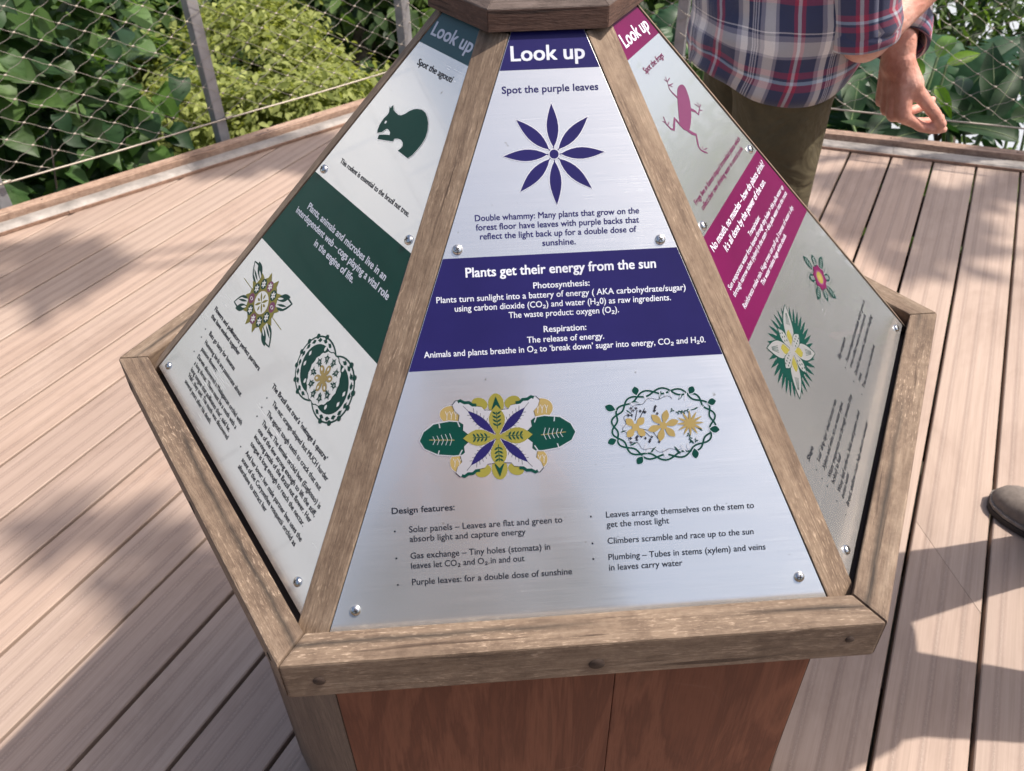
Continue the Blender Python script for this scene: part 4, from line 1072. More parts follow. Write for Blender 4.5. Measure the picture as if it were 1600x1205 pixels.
# fern fronds upper left
def frond_plant(name, label, cat, base, n, L, seed, m, tilt=(.4, 1.1), pin=.1, aim=None):
    root = empty(name, tuple(base)); tag(root, label, cat); gg = np.random.default_rng(seed)
    for k in range(n):
        az = 2*pi*k/n+gg.uniform(-.3, .3) if aim is None else aim+gg.uniform(-1.1, 1.1); l = L*gg.uniform(.75, 1.1); el = gg.uniform(*tilt)
        pts = []; d = np.array([cos(az)*cos(el), sin(az)*cos(el), sin(el)]); p = np.zeros(3)
        K = 22
        for i in range(K+1): pts.append(tuple(p)); p = p+d*l/K; d = d+np.array([0, 0, -.085]); d /= np.linalg.norm(d)
        st = tube(pts, [.006*(1-.8*i/K) for i in range(K+1)], 5)
        C = []; Nn = []; S = []; Z = []
        side = np.cross(d, (0, 0, 1)); side /= np.linalg.norm(side)
        for i in range(3, K+1):
            for s in (-1, 1):
                for h in (0, .5):
                    if i == K and h: continue
                    q = np.array(pts[i])*(1-h)+np.array(pts[min(K, i+1)])*h
                    C.append(q); dd = np.array(pts[i])-np.array(pts[i-1]); dd /= np.linalg.norm(dd)
                    nn = np.cross(side, dd); nn = nn if nn[2] > 0 else -nn
                    Nn.append(nn+gg.normal(size=3)*.12); S.append(side*s+dd*.45); Z.append(pin*sin(pi*min(1, (i+h)/K*.94+.05))**.6+.012)
        V, F, a = cloud(np.array(C), np.array(Nn), np.array(Z), T_THIN, gg, np.array(S))
        v, f = join_np([st, (V, F)]); at_ = np.concatenate([np.full(len(st[0]), .4), a])
        link('frond', mesh_np('frond', v, f, att=at_, smooth=True), m, root)
    return root
p = A(185, 40, 5.2); frond_plant('tree_fern', 'feathery dark fern fronds above the climber at upper left', 'fern', tuple(p+np.array([.2, .3, -.35])), 9, 1.0, 41, L_DARK, pin=.16)
# background masses of forest below and behind
def mass(name, label, parts, T, size, m, seed): 
    root = crown(name, parts, T, size, m, None, seed=seed, stuff=True); root['label'] = label; return root
mass('far_forest', 'far off forest foliage beyond the fences',
     [(A(x, y, D), (2.2, 1.6, 1.3), 2600, 46) for x, y, D in ((-150, -20, 11), (60, 60, 10.5), (250, -50, 12), (450, -60, 12), (620, 60, 10.5), (760, -20, 11), (900, -40, 12), (1050, 0, 11), (1150, 80, 10), (1250, -60, 12.5))]
     + [(A(x, y, D), (1.6, 1.3, 1.0), 1500, 36) for x, y, D in ((0, 180, 8.5), (160, 260, 8), (330, 260, 7.5), (600, 200, 8), (480, 250, 7))], T_OVAL, .19, L_DARK, 51)
mass('undergrowth', 'low undergrowth on the slope under the left fence', [(side_pt(0, 3.7, s, -.95), (.7, .7, .35), 1500, 26) for s in (-2.2, -1.2, -.2, .8, 1.7)]+[(side_pt(0, 3.25, s, -.55), (.5, .4, .3), 500, 20) for s in (-1.2, .2)], T_HEART, .10, L_CLIMB2, 52)

# --- right hand side: bananas, broad leaves, lime plant
def banana(label, base, leaves, seed, group=None):
    """leaves: list of (start, end, width) world points"""
    root = empty('banana_plant', tuple(base)); tag(root, label, 'banana plant', group); b = np.array(base, float); gg = np.random.default_rng(seed)
    branchy('stem', [(0, 0, -.2), (0.01, .02, .3), (.0, .03, .7)], [.07, .06, .045], M_STEMG, root, 12)
    for (p0, p1, wd) in leaves:
        p0 = np.array(p0)-b; p1 = np.array(p1)-b; L = np.linalg.norm(p1-p0); K = 26
        d = (p1-p0)/L; side = np.cross(d, (0, 0, 1)); side /= np.linalg.norm(side); nn = np.cross(side, d); nn = nn if nn[2] > 0 else -nn
        if gg.random() < .5: side = -side
        V = []; F = []
        tear = [gg.random() < .2 for _ in range(K+1)]
        for i in range(K+1):
            t = i/K; c = p0+(p1-p0)*t+nn*(.16*L*sin(pi*t)*.8)-np.array([0, 0, .12*L*t*t])
            wv = wd/2*(sin(pi*min(1, t*1.02)**.75)**.6 if t < .98 else .02)*(1+.04*gg.normal())
            for s in (-1, 1):
                rag = 1-(.18*gg.random() if tear[i] else 0)
                V += [tuple(c+nn*.0), tuple(c+side*s*wv*.55*rag+nn*(wv*.30)), tuple(c+side*s*wv*rag+nn*(wv*.22+.01*sin(i*2.1)))]
        for i in range(K):
            for h in (0, 3):
                a = i*6+h; bb = a+6
                F += [(a, a+1, bb+1), (a, bb+1, bb)]
                if not tear[i]: F += [(a+1, a+2, bb+2), (a+1, bb+2, bb+1)]
                else: F += [(a+1, a+2, bb+1)]
        lf = link('leaf_blade', mesh_np('leaf', V, F, smooth=True), L_BANANA, root)
        mid = [tuple(p0+(p1-p0)*i/12+nn*(.16*L*sin(pi*i/12)*.8)-np.array([0, 0, .12*L*(i/12)**2])-nn*.004) for i in range(13)]
        v, f = tube([(0, 0, .62)]+[tuple(np.array(mid[0])*.6+np.array([0, 0, .1]))]+mid, [.018, .015]+[.011*(1-.07*i) for i in range(13)], 6)
        link('leaf_stalk', mesh_np('stalk', v, f, smooth=True), M_STEMG, root)
M_STEMG = simple('green_stem', (.10, .15, .05), .5, nscale=20)
bs = A(1500, 260, 4.9); bs[2] = -1.5
banana('large banana plant with long drooping blades at upper right', bs,
       [(A(1475, 205, 4.6), A(1625, 30, 4.4), .42), (A(1490, 190, 4.9), A(1420, 20, 5.2), .34), (A(1540, 235, 4.4), A(1640, 150, 4.2), .36), (A(1440, 215, 4.5), A(1560, 205, 4.0), .30)], 61)
bs = A(1340, 260, 4.5); bs[2] = -1.5
banana('banana plant with upright mid green blades behind the hanging hand', bs,
       [(A(1345, 225, 4.3), A(1400, 60, 4.6), .30), (A(1330, 220, 4.1), A(1350, 150, 4.0), .28), (A(1420, 200, 4.3), A(1480, 60, 4.4), .26), (A(1370, 230, 4.1), A(1300, 120, 4.2), .26)], 62)
bs = A(1100, 120, 5.4); bs[2] = -1.6
banana('banana plant half hidden behind the checked shirt', bs, [(A(1080, 90, 5.0), A(1020, 10, 5.2), .30), (A(1100, 90, 5.0), A(1150, -30, 5.2), .3), (A(1040, 80, 5.0), A(1075, -10, 5.0), .25)], 63)
def broad(label, base, spots, size, m, seed, name='broad_leaved_plant'):
    root = empty(name, tuple(base)); tag(root, label, 'plant'); b = np.array(base, float); gg = np.random.default_rng(seed)
    ms = []
    for k in range(3):
        T = tmpl([(0, .02), (.06, .09), (.18, .145+.015*k), (.38, .175), (.6, .15), (.82, .075), (1, .004)], .45+.1*k, .25+.15*k)
        rv, rf = tube([(x, 0, -(.25+.15*k)*x*x+.003) for x in (0, .2, .4, .6, .8, .97)], [.011, .010, .008, .007, .005, .002], 5)
        me = mesh_np('leaf', *join_np([T, (rv, rf)]), smooth=True); me.materials.append(m); me.materials.append(M_STEMG)
        mi = np.zeros(len(me.polygons), dtype=np.int32); mi[len(T[1]):] = 1; me.polygons.foreach_set('material_index', mi); ms.append(me)
    for k, (px, py, D, s, ang) in enumerate(spots):
        p = A(px, py, D)-b
        n = np.array([-.1, -.55, .8])+gg.normal(size=3)*.25
        x = RC[0]*cos(radians(ang))+(-RC[1])*sin(radians(ang))
        R = rots(n[None], gg, x[None])[0]; M = Matrix.Identity(4)
        for i in range(3):
            for j in range(3): M[i][j] = R[i, j]*s*size*1.35
        M.translation = Vector(p); o = bpy.data.objects.new('leaf', ms[k % 3]); COL.objects.link(o); o.parent = root; o.matrix_local = M
        branchy('stem', wobble((gg.normal()*.05, gg.normal()*.05, -.1), p, 5, .04, gg), [.007]*6, M_STEMG, root, 5)
bs = A(1450, 250, 3.9); bs[2] = -1.3
broad('lime green broad leaved plant glowing in the sun beside the hand', bs,
      [(1440, 120, 3.8, 1.1, 110), (1465, 90, 3.8, 1.0, 60), (1450, 62, 3.9, .9, 100), (1480, 100, 3.9, .8, 20), (1462, 135, 3.8, .7, -60), (1440, 70, 4.0, .8, 150), (1430, 60, 3.9, .7, 80)], .17, L_LIME, 71)
bs = A(1560, 300, 3.9); bs[2] = -1.3
broad('mid green broad leaved plant along the foot of the right fence', bs,
      [(1330, 190, 3.9, 1.1, 80), (1355, 215, 3.8, 1.0, 50), (1400, 215, 3.7, 1.0, 20), (1430, 222, 3.75, .8, 160), (1480, 200, 3.7, 1.2, 10), (1500, 220, 3.7, 1.1, 120), (1545, 190, 3.7, 1.1, 60), (1556, 165, 3.8, 1.2, 95),
       (1590, 220, 3.6, 1.2, 150), (1580, 190, 3.7, 1.1, 30), (1520, 235, 3.6, .9, -10), (1460, 160, 3.9, 1.1, -20), (1500, 150, 3.9, .9, 70), (1610, 170, 3.8, 1.2, 100), (1370, 180, 4.0, 1.1, 100), (1405, 175, 4.0, .9, 130), (1320, 160, 4.0, 1.0, 60)], .20, leafmat('green_broad_leaf', (.012, .034, .016), (.034, .078, .024), .28, .5, True), 72)
a0 = A(1560, 140, 6.8); a1 = A(1540, -120, 7.4)
tree('fine twigged tree against the bright glazing at upper right', ground_under(a0), a1+np.array([0, 0, .6]), .06,
     [(A(1500, 20, 5.6), (.45, .4, .3), 330, 16), (A(1585, 60, 5.4), (.3, .4, .25), 240, 12), (A(1600, -30, 6.0), (.6, .5, .3), 500, 16), (A(1450, 10, 6.0), (.25, .3, .3), 140, 9)], T_THIN, .13, L_DARK, 64, limbs=8, up=.2, out=.5, rnd=.9)
a0 = A(1290, 120, 7.6); a1 = A(1330, -120, 8.2)
tree('dark leaved tree far behind the banana plants', ground_under(a0), a1, .1,
     [(A(1340, 60, 7.0), (.7, .6, .5), 1800, 26), (A(1290, 140, 6.6), (.6, .6, .5), 1500, 26), ], T_OVAL, .15, L_MID, 65)
mass('ground_cover', 'low ground cover on the slope under the right fence', [(side_pt(1, 3.75, s, -.75), (.7, .7, .35), 1300, 26) for s in (-1.4, -.5, .4, 1.3, 2.2)]+[(side_pt(1, 3.3, s, -.45), (.5, .35, .25), 500, 20) for s in (-.6, .5, 1.4)], T_OVAL, .11, L_MID, 53)

# glazed greenhouse wall far behind on the right
def glazing(gw, wx, tilt, i0, i1, rows):
    MW = frame(Vector((0, 0, 0)), wx, tilt)
    for i in range(i0, i1):
        for j in range(rows):
            x0 = i*1.9+(.95 if j % 2 else 0); y0 = j*1.45
            link('glass_pane', box(x0+.04, x0+1.86, y0+.04, y0+1.41, 0, .02), M_GLZ, gw, MW)
    for j in range(rows+1): link('frame_bar', box(i0*1.9-.4, i1*1.9+1, j*1.45-.04, j*1.45+.04, -.05, .05), M_POSTM, gw, MW)
gw = empty('greenhouse_wall', tuple(A(1560, 200, 12))); gw.location.z = A(1560, 300, 12)[2]
tag(gw, 'bright translucent greenhouse glazing glimpsed through the leaves at upper right', 'greenhouse wall')
m, t, b = mat('translucent_glazing'); b.inputs['Base Color'].default_value = (.86, .90, .94, 1); b.inputs['Roughness'].default_value = .25
tr = nd(t, 'ShaderNodeBsdfTranslucent'); tr.inputs[0].default_value = (.85, .9, .95, 1); ms = nd(t, 'ShaderNodeMixShader'); ms.inputs[0].default_value = .3
t.links.new(b.outputs[0], ms.inputs[1]); t.links.new(tr.outputs[0], ms.inputs[2]); t.links.new(ms.outputs[0], t.nodes['Material Output'].inputs[0]); M_GLZ = m
wx = Vector((.93, -.37, 0)).normalized(); tilt = Vector((-.37*.0-.30, -.75, .66)).normalized()
glazing(gw, wx, tilt, -2, 4, 4)
M_GLZ = simple('reflector_glazing', (.35, .37, .39), .4)  # unseen left wall, added as a reflector to brighten the left panel
gl = empty('greenhouse_wall', (-13, 5, -2)); tag(gl, 'tall pale glazing added far off to the left, outside the view, to brighten the left panel', 'greenhouse wall')
glazing(gl, Vector((.45, .89, 0)).normalized(), Vector((.86, -.43, .28)).normalized(), -5, 5, 7)

# off to the right and overhead: trees whose leaves shade the deck
def ground_pt(px, py):
    d = at(px, py, 1)-CAMP; return CAMP-d*(CAMP.z/d.z)
def shade_parts(spots, h):
    out = []
    for px, py, rx, ry, N in spots:
        gpt = ground_pt(px, py); c = gpt+SUN*(h/SUN.z); out.append(((c.x, c.y, c.z), (rx, ry, .12), N, 9))
    return out
parts = shade_parts([(30, 420, .20, .12, 75), (110, 435, .10, .08, 30), (330, 240, .26, .10, 60), (430, 245, .26, .12, 90), (530, 240, .22, .12, 90), (215, 868, .08, .06, 26), (100, 800, .10, .04, 12),
                     (1400, 350, .18, .08, 60), (1460, 400, .14, .07, 45), (1530, 305, .30, .05, 110), (1370, 290, .20, .10, 70), (1340, 330, .12, .08, 30)], 7.0)
tb = (6.6, 3.2, -2.8)
tree('overhanging tree right of the deck whose high branches dapple the boards', tb, (5.6, 2.8, 6.4), .11, parts, T_OVAL, .15, L_MID, 81, limbs=5, up=1.2, out=.1, rnd=.5)
for k, (x, y, z, r, s, lab) in enumerate(((7.2, 3.4, 1.4, 1.5, 82, 'round crowned tree outside the right side of the deck'), (6.6, .3, .6, 1.1, 83, 'low bushy tree outside the deck on the sunny side'), (8.6, 1.6, 2.6, 1.6, 84, 'tall leafy tree farthest out on the sunny side'))):
    tree(lab, (x, y, gz(x, y)), (x, y, z+r*.4), .12, [((x, y, z), (r, r, r*.8), 2600, 40), ((x+.5, y+.7, z+.7), (r*.7, r*.7, r*.5), 1300, 24)], T_OVAL, .17, L_MID, s)
for k, (x, y, z, r, lab) in enumerate(((-6.0, -6.5, 1.0, 1.7, 'leafy tree behind the photographer on the left'), (3.2, -7.6, .8, 1.6, 'leafy tree behind the photographer on the right'))):
    tree(lab, (x, y, gz(x, y)), (x, y, z+r*.4), .12, [((x, y, z), (r, r, r*.8), 2600, 40)], T_OVAL, .17, L_MID, 90+k)

# ------------------------------------------------------------------ people
def tcap(p0, p1, r0, r1, n=14, sx=1.0, axis=None):
    """tapered rounded limb; sx widens it along axis"""
    p0 = np.array(p0, float); p1 = np.array(p1, float); d = p1-p0; L = np.linalg.norm(d) or 1e-6; d /= L
    a = np.array(axis if axis is not None else ((0, 0, 1) if abs(d[2]) < .9 else (0, 1, 0)), float); s = a-d*(a@d); s /= np.linalg.norm(s)+1e-9; t = np.cross(d, s)
    st = []
    for k in range(4): th = -pi/2+pi/2*k/4; st.append((p0+d*r0*sin(th), r0*cos(th)))
    st.append((p0, r0)); st.append((p1, r1))
    for k in range(1, 5): th = pi/2*k/4; st.append((p1+d*r1*sin(th), max(1e-4, r1*cos(th))))
    V = []; F = []
    for c, r in st:
        for k in range(n): th = 2*pi*k/n; V.append(c+s*cos(th)*r*sx+t*sin(th)*r)
    m_ = len(st)
    for i in range(m_-1):
        for k in range(n): a_, b_ = i*n+k, i*n+(k+1) % n; F += [(a_, a_+n, b_+n), (a_, b_+n, b_)]
    for e in (0, m_-1):
        c = len(V); V.append(st[e][0])
        for k in range(n): F.append((e*n+k, e*n+(k+1) % n, c) if e == 0 else (e*n+(k+1) % n, e*n+k, c))
    return np.array(V), np.array(F)
def fused(name, caps, voxel, m, parent, smooth=4):
    v, f = join_np(caps); me = mesh_np(name, v, f, smooth=True); o = link(name, me, m, None)
    r = o.modifiers.new('r', 'REMESH'); r.mode = 'VOXEL'; r.voxel_size = voxel; r.use_smooth_shade = True
    s = o.modifiers.new('s', 'SMOOTH'); s.factor = .5; s.iterations = smooth
    bpy.context.view_layer.update(); dg = bpy.context.evaluated_depsgraph_get()
    me2 = bpy.data.meshes.new_from_object(o.evaluated_get(dg)); bpy.data.objects.remove(o)
    n = bpy.data.objects.new(name, me2); COL.objects.link(n); n.parent = parent
    me2.polygons.foreach_set('use_smooth', np.ones(len(me2.polygons), dtype=bool))
    return n
def skin():
    m, t, b = mat('skin')
    n = noise(t, mapping(t, (38, 38, 38), rnd=False), 1, 5, .6); n2 = noise(t, mapping(t, (10, 10, 10), rnd=False), 1, 3, .5)
    c = ramp(t, mth(t, 'ADD', mth(t, 'MULTIPLY', n, .5), mth(t, 'MULTIPLY', n2, .5)), [(.35, (.46, .19, .14)), (.5, (.60, .29, .22)), (.66, (.74, .43, .35))])
    t.links.new(c.outputs[0], b.inputs['Base Color']); b.inputs['Roughness'].default_value = .5; b.inputs['Subsurface Weight'].default_value = .12; b.inputs['Subsurface Radius'].default_value = (.01, .004, .002)
    cr = noise(t, mapping(t, (160, 160, 160), rnd=False), 1, 4, .6); bump(t, b, mth(t, 'ADD', mth(t, 'MULTIPLY', cr, .6), n), .75, .0035); return m
M_SKIN = skin()
def plaid():
    m, t, b = mat('checked_shirt_cloth')
    uv = nd(t, 'ShaderNodeTexCoord'); sx = nd(t, 'ShaderNodeSeparateXYZ'); t.links.new(uv.outputs['UV'], sx.inputs[0])
    navy = (.038, .044, .10); grey = (.36, .33, .38); cream = (.82, .75, .71); red = (.36, .03, .075); blue = (.40, .52, .66); pale = (.58, .55, .58)
    warp = [(0, navy), (.10, red), (.145, pale), (.185, red), (.23, navy), (.40, grey), (.44, cream), (.56, grey), (.61, navy), (.635, pale), (.65, navy), (.665, pale), (.68, navy), (.695, pale), (.71, navy), (.76, cream), (.84, grey), (.90, navy)]
    weft = [(0, navy), (.10, navy), (.18, red), (.26, blue), (.30, navy), (.33, red), (.40, navy), (.55, grey), (.58, cream), (.74, grey), (.80, navy), (.83, cream), (.845, navy)]
    f1 = mth(t, 'FRACT', mth(t, 'MULTIPLY', sx.outputs[0], 1/.150)); f2 = mth(t, 'FRACT', mth(t, 'MULTIPLY', sx.outputs[1], 1/.125))
    A_ = ramp(t, f1, warp, 'CONSTANT'); B_ = ramp(t, f2, weft, 'CONSTANT')
    c = mix(t, .45, A_.outputs[0], B_.outputs[0])
    th = nd(t, 'ShaderNodeTexNoise'); th.inputs['Scale'].default_value = 900; t.links.new(uv.outputs['UV'], th.inputs['Vector'])
    c2 = mix(t, .25, c, mix(t, 1, c, ramp(t, th.outputs['Fac'], [(.3, (.5, .5, .5)), (.7, (1.4, 1.4, 1.4))]).outputs[0], 'MULTIPLY'))
    t.links.new(c2, b.inputs['Base Color']); b.inputs['Roughness'].default_value = .85; b.inputs['Sheen Weight'].default_value = .2
    w1 = noise(t, mapping(t, (14, 14, 5), rnd=False), 1, 3, .5, .6); bump(t, b, mth(t, 'ADD', mth(t, 'MULTIPLY', th.outputs['Fac'], .08), w1), .6, .012); return m
M_PLAID = plaid()
def cloth(name, col, sc=(10, 10, 6)):
    m, t, b = mat(name); n = noise(t, mapping(t, sc, rnd=False), 1, 4, .5, .8)
    c = ramp(t, noise(t, mapping(t, (40, 40, 40), rnd=False), 1, 4), [(.3, tuple(x*.85 for x in col)), (.7, tuple(x*1.15 for x in col))]); t.links.new(c.outputs[0], b.inputs['Base Color'])
    b.inputs['Roughness'].default_value = .9; bump(t, b, n, .9, .03); return m
M_OLIVE = cloth('olive_trouser_cloth', (.082, .066, .034), (7, 7, 9)); M_DENIM = cloth('dark_blue_cloth', (.03, .04, .07)); M_GREYC = cloth('grey_cloth', (.12, .12, .13))
M_HAIR = simple('grey_hair', (.12, .10, .09), .7, nscale=80, namp=.3)
M_SHOE = simple('taupe_shoe_suede', (.175, .145, .125), .85, nscale=60, namp=.12, bmp=.3); M_SOLE = simple('shoe_sole', (.20, .17, .15), .8, nscale=80); M_SOLED = simple('dark_shoe_edge', (.035, .028, .025), .8)
M_LACE = simple('shoe_lace', (.40, .36, .33), .9, nscale=200); M_EYE = simple('eye', (.08, .05, .04), .2)
def loft(rings, nseg=40, wr=0.0, seed=1, closed=True, u0=0):
    """rings: (centre, a, b, rotation) ellipses; UV in metres"""
    V = []; F = []; UVs = []; gg = np.random.default_rng(seed); ph = gg.uniform(0, 6, 6)
    acc = 0; prev = None
    for i, (c, xa, ya) in enumerate(rings):
        c = np.array(c, float); xa = np.array(xa, float); ya = np.array(ya, float)
        if prev is not None: acc += np.linalg.norm(c-prev)
        prev = c; per = pi*(np.linalg.norm(xa)+np.linalg.norm(ya))
        for k in range(nseg+1):
            th = 2*pi*k/nseg
            f = 1+wr*(sin(3*th+ph[0]+i*.5)*.4+sin(7*th+ph[1]-i*.9)*.35+sin(i*1.1+ph[2]+2*th)*.5)
            V.append(c+(xa*cos(th)+ya*sin(th))*f); UVs.append((per*k/nseg+u0, acc))
    for i in range(len(rings)-1):
        for k in range(nseg):
            a = i*(nseg+1)+k; F.append((a, a+1, a+nseg+2, a+nseg+1))
    me = mesh_np('cloth', V, F, smooth=True); ul = me.uv_layers.new(name='UVMap')
    li = np.empty(len(me.loops), dtype=np.int32); me.loops.foreach_get('vertex_index', li); ul.data.foreach_set('uv', np.array(UVs)[li].ravel())
    return me
def unit(v): v = np.array(v, float); return v/np.linalg.norm(v)
def hand_caps(wr, fw, pn, th, curl, s=1.0, thumb=(.75, .6, .25)):
    """wr wrist; fw wrist->knuckles; pn palm normal (fingers curl to it); th thumb side"""
    wr = np.array(wr, float); fw = unit(fw); th = unit(np.array(th)-fw*(fw@np.array(th))); p0 = np.cross(fw, th); p0 = p0 if p0@np.array(pn) > 0 else -p0
    C = []
    for j in range(4):                                   # 0 index ... 3 little
        off = (1.5-j)*.0195*s
        k = wr+fw*(.094, .097, .092, .083)[j]*s+th*off+p0*(-.002+.003*abs(j-1.2))*s
        C.append(tcap(wr+th*off*.6+fw*.012*s, k, .0165*s, (.0125, .0125, .012, .011)[j]*s))
        L = (.042, .047, .043, .033)[j]*s; d = unit(fw+th*(1.5-j)*.10); n = p0; p = k
        for q, (ll, r0, r1) in enumerate(((1.0, .0095, .0086), (.66, .0086, .0080), (.52, .0080, .0068))):
            a = curl[j][q] if hasattr(curl[j], '__len__') else curl[j]*(.85, 1.9, .8)[q]; d2 = unit(d*cos(a)+n*sin(a)); n = unit(n*cos(a)-d*sin(a)); d = d2
            e = p+d*L*ll; C.append(tcap(p, e, r0*s, r1*s)); p = e
    b = wr+fw*.022*s+th*.020*s+p0*.006*s
    C.append(tcap(wr+fw*.012*s+th*.01*s, b+fw*.025*s+th*.008*s+p0*.006*s, .019*s, .0175*s))
    d = unit(th*thumb[0]+fw*thumb[1]+p0*thumb[2]); p = b+fw*.022*s+th*.006*s
    for ll, r0, r1, bend in ((.040, .0145, .0115, 0), (.034, .0112, .0102, .28), (.026, .0104, .0080, .22)):
        d = unit(d*cos(bend)+unit(fw*.8+p0*.5)*sin(bend)); e = p+d*ll*s; C.append(tcap(p, e, r0*s, r1*s)); p = e
    C.append(tcap(wr-fw*.02*s, wr+fw*.02*s, .022*s, .024*s, sx=1.22, axis=th))
    return C

def head_caps(c, fwd, s=1.0):
    c = np.array(c, float); f = unit(fwd); u = np.array([0, 0, 1.0]); r = np.cross(f, u)
    C = [tcap(c+u*.035, c+u*.02-f*.02, .085*s, .088*s), tcap(c-u*.02+f*.02, c-u*.085+f*.045, .068*s, .038*s), tcap(c+u*.03+f*.03, c-u*.03+f*.04, .062*s, .058*s),
         tcap(c+f*.095+u*.012, c+f*.112-u*.022, .008, .014), tcap(c+f*.108-u*.024+r*.006, c+f*.108-u*.024-r*.006, .012, .012),
         tcap(c+f*.092-u*.055+r*.02, c+f*.092-u*.055-r*.02, .009, .009), tcap(c+f*.09-u*.066+r*.014, c+f*.09-u*.066-r*.014, .009, .009),
         tcap(c+f*.083+u*.034+r*.035, c+f*.083+u*.034-r*.035, .013, .013)]
    for sg in (-1, 1): C += [tcap(c+r*sg*.084+u*.02-f*.01, c+r*sg*.082-u*.03-f*.004, .014, .010)]
    return C

def shoe(parent_loc, toe, heel, parent, inner=1):
    toe = Vector(toe); heel = Vector(heel); d = (toe-heel); L = d.length; M = frame(heel-Vector(parent_loc), d, (0, 0, 1))
    st = [(0, .030, .055), (.05, .036, .068), (.16, .041, .080), (.30, .040, .086), (.42, .041, .082), (.55, .046, .070), (.68, .051, .060), (.80, .051, .052), (.90, .043, .044), (.96, .030, .034), (1.0, .010, .018)]
    def ring(x, w_, z0, z1, n=14, off=0):
        return [(x*L, off+w_*cos(pi*k/n)*inner, z0+(z1-z0)*sin(pi*k/n)**.75) for k in range(n+1)]
    V = []; F = []
    for x, w_, h in st: V += ring(x, w_*.97, .018, h+.012, off=.006*sin(pi*x)*inner)
    n = 15
    for i in range(len(st)-1):
        for k in range(n-1): a = i*n+k; F += [(a, a+1, a+n+1), (a, a+n+1, a+n)]
    root = bpy.data.objects.new('shoe', mesh_np('shoe', V, F, smooth=True)); COL.objects.link(root); root.data.materials.append(M_SHOE); root.parent = parent; root.matrix_local = M
    out = [(x*L, .006*sin(pi*x)*inner+s_*(w_+.006)) for s_ in (1,) for x, w_, h in st]+[(x*L, .006*sin(pi*x)*inner-(w_+.006)) for x, w_, h in st[::-1]]
    out.insert(len(st), (1.02*L, .004)); 
    link('sole', prism([(x, y, .001) for x, y in out], [(x, y, .016) for x, y in out], .002), M_SOLED, root)
    link('welt', prism([(x*1.0, y*.97, .0165) for x, y in out], [(x, y*.96, .024) for x, y in out], .002), M_SOLE, root)
    # lighter lace panel and laces
    V = []; F = []
    for i, (x, w_, h) in enumerate(((.44, .027, .100), (.52, .026, .091), (.60, .025, .082), (.70, .024, .0735), (.78, .022, .066))):
        for k in range(7): a = (k-3)/3; V.append((x*L, a*w_+.005*inner, h-.012*a*a))
    for i in range(4):
        for k in range(6): a = i*7+k; F += [(a, a+1, a+8), (a, a+8, a+7)]
    link('lace_panel', mesh_np('lp', V, F, smooth=True), simple_lp, root)
    for i in range(4):
        x = .47+i*.075; h = .100-.009*i*1.25
        for sg in (-1, 1):
            v, f = tube([((x-.02)*L, -sg*.024, h-.010), (x*L, 0, h+.004), ((x+.04)*L, sg*.024, h-.016)], .0028, 6); link('lace', mesh_np('l', v, f, smooth=True), M_LACE, root)
    return root
simple_lp = simple('lace_panel_suede', (.26, .215, .185), .8, nscale=90)

def person(label, loc, J, m_top, m_leg, voxel, fwd, sleeves='long', curl=(.5, .55, .6, .6), shirt=None, extra=None, hands=None, group=None):
    root = empty('person', loc); tag(root, label, 'person', group); IM = Matrix.Translation(-Vector(loc))
    j = {k: np.array(v, float) for k, v in J.items()}; f = unit(fwd); r = np.cross(f, (0, 0, 1))
    C = head_caps(j['head'], f)+[tcap(j['neck']-np.array([0, 0, .05]), j['head']-np.array([0, 0, .06]), .058, .054)]
    C += [tcap(j['chest'], j['neck']-np.array([0, 0, .04]), .085, .05), tcap(j['pelvis'], j['chest'], .095, .10, sx=1.3, axis=r)]
    for s in 'LR':
        C += [tcap(j['neck']-np.array([0, 0, .06]), j['sh'+s], .05, .048), tcap(j['sh'+s], j['el'+s], .046, .038), tcap(j['el'+s], j['wr'+s], .038, .027, sx=1.12, axis=r)]
        C += [tcap(j['hip'+s], j['kn'+s], .075, .050), tcap(j['kn'+s], j['an'+s], .050, .034), tcap(j['an'+s], j['an'+s]+unit(J.get('fd'+s, tuple(f)))*.08-np.array([0, 0, .05]), .030, .020)]
        C += hand_caps(*hands[s])
    b = fused('body', C, voxel, M_SKIN, root); b.matrix_local = IM
    h = j['head']; u = np.array([0, 0, 1.0])
    hr = fused('hair', [tcap(h+u*.055-f*.012, h+u*.03-f*.03, .087, .092), tcap(h-f*.045+u*.02, h-f*.05-u*.04, .075, .055)], .008, M_HAIR, root, 2); hr.matrix_local = IM
    for sg in (-1, 1):
        v, fc = tcap(h+f*.083+u*.012+r*sg*.031, h+f*.085+u*.012+r*sg*.031, .011, .011, 10); e = link('eye', mesh_np('eye', v, fc, smooth=True), M_EYE, root); e.matrix_local = IM
    T = []
    for s in 'LR':
        T += [tcap(j['pelvis']+u*.03, j['hip'+s], .115, .098), tcap(j['hip'+s], j['kn'+s], .094, .072), tcap(j['kn'+s], j['an'+s]+u*.02, .070, .058)]
    t_ = fused('trousers', T, .009, m_leg, root, 3); t_.matrix_local = IM
    if shirt: shirt(root, IM)
    else:
        S = [tcap(j['pelvis']+u*.02, j['chest']+u*.02, .14, .145, sx=1.35, axis=r), tcap(j['chest'], j['neck']-u*.08, .13, .09, sx=1.35, axis=r)]
        for s in 'LR':
            S += [tcap(j['neck']-u*.08, j['sh'+s], .075, .066), tcap(j['sh'+s], j['el'+s], .064, .052)]
            if sleeves == 'long': S += [tcap(j['el'+s], j['el'+s]+(j['wr'+s]-j['el'+s])*.9, .050, .038)]
        s_ = fused('shirt', S, .012, m_top, root, 3); s_.matrix_local = IM
    for s in 'LR':
        a = j['an'+s]; fd = unit(J.get('fd'+s, tuple(f))); shoe(loc, (a[0]+fd[0]*.19, a[1]+fd[1]*.19, 0), (a[0]-fd[0]*.085, a[1]-fd[1]*.085, 0), root, 1 if s == 'L' else -1)
    return root

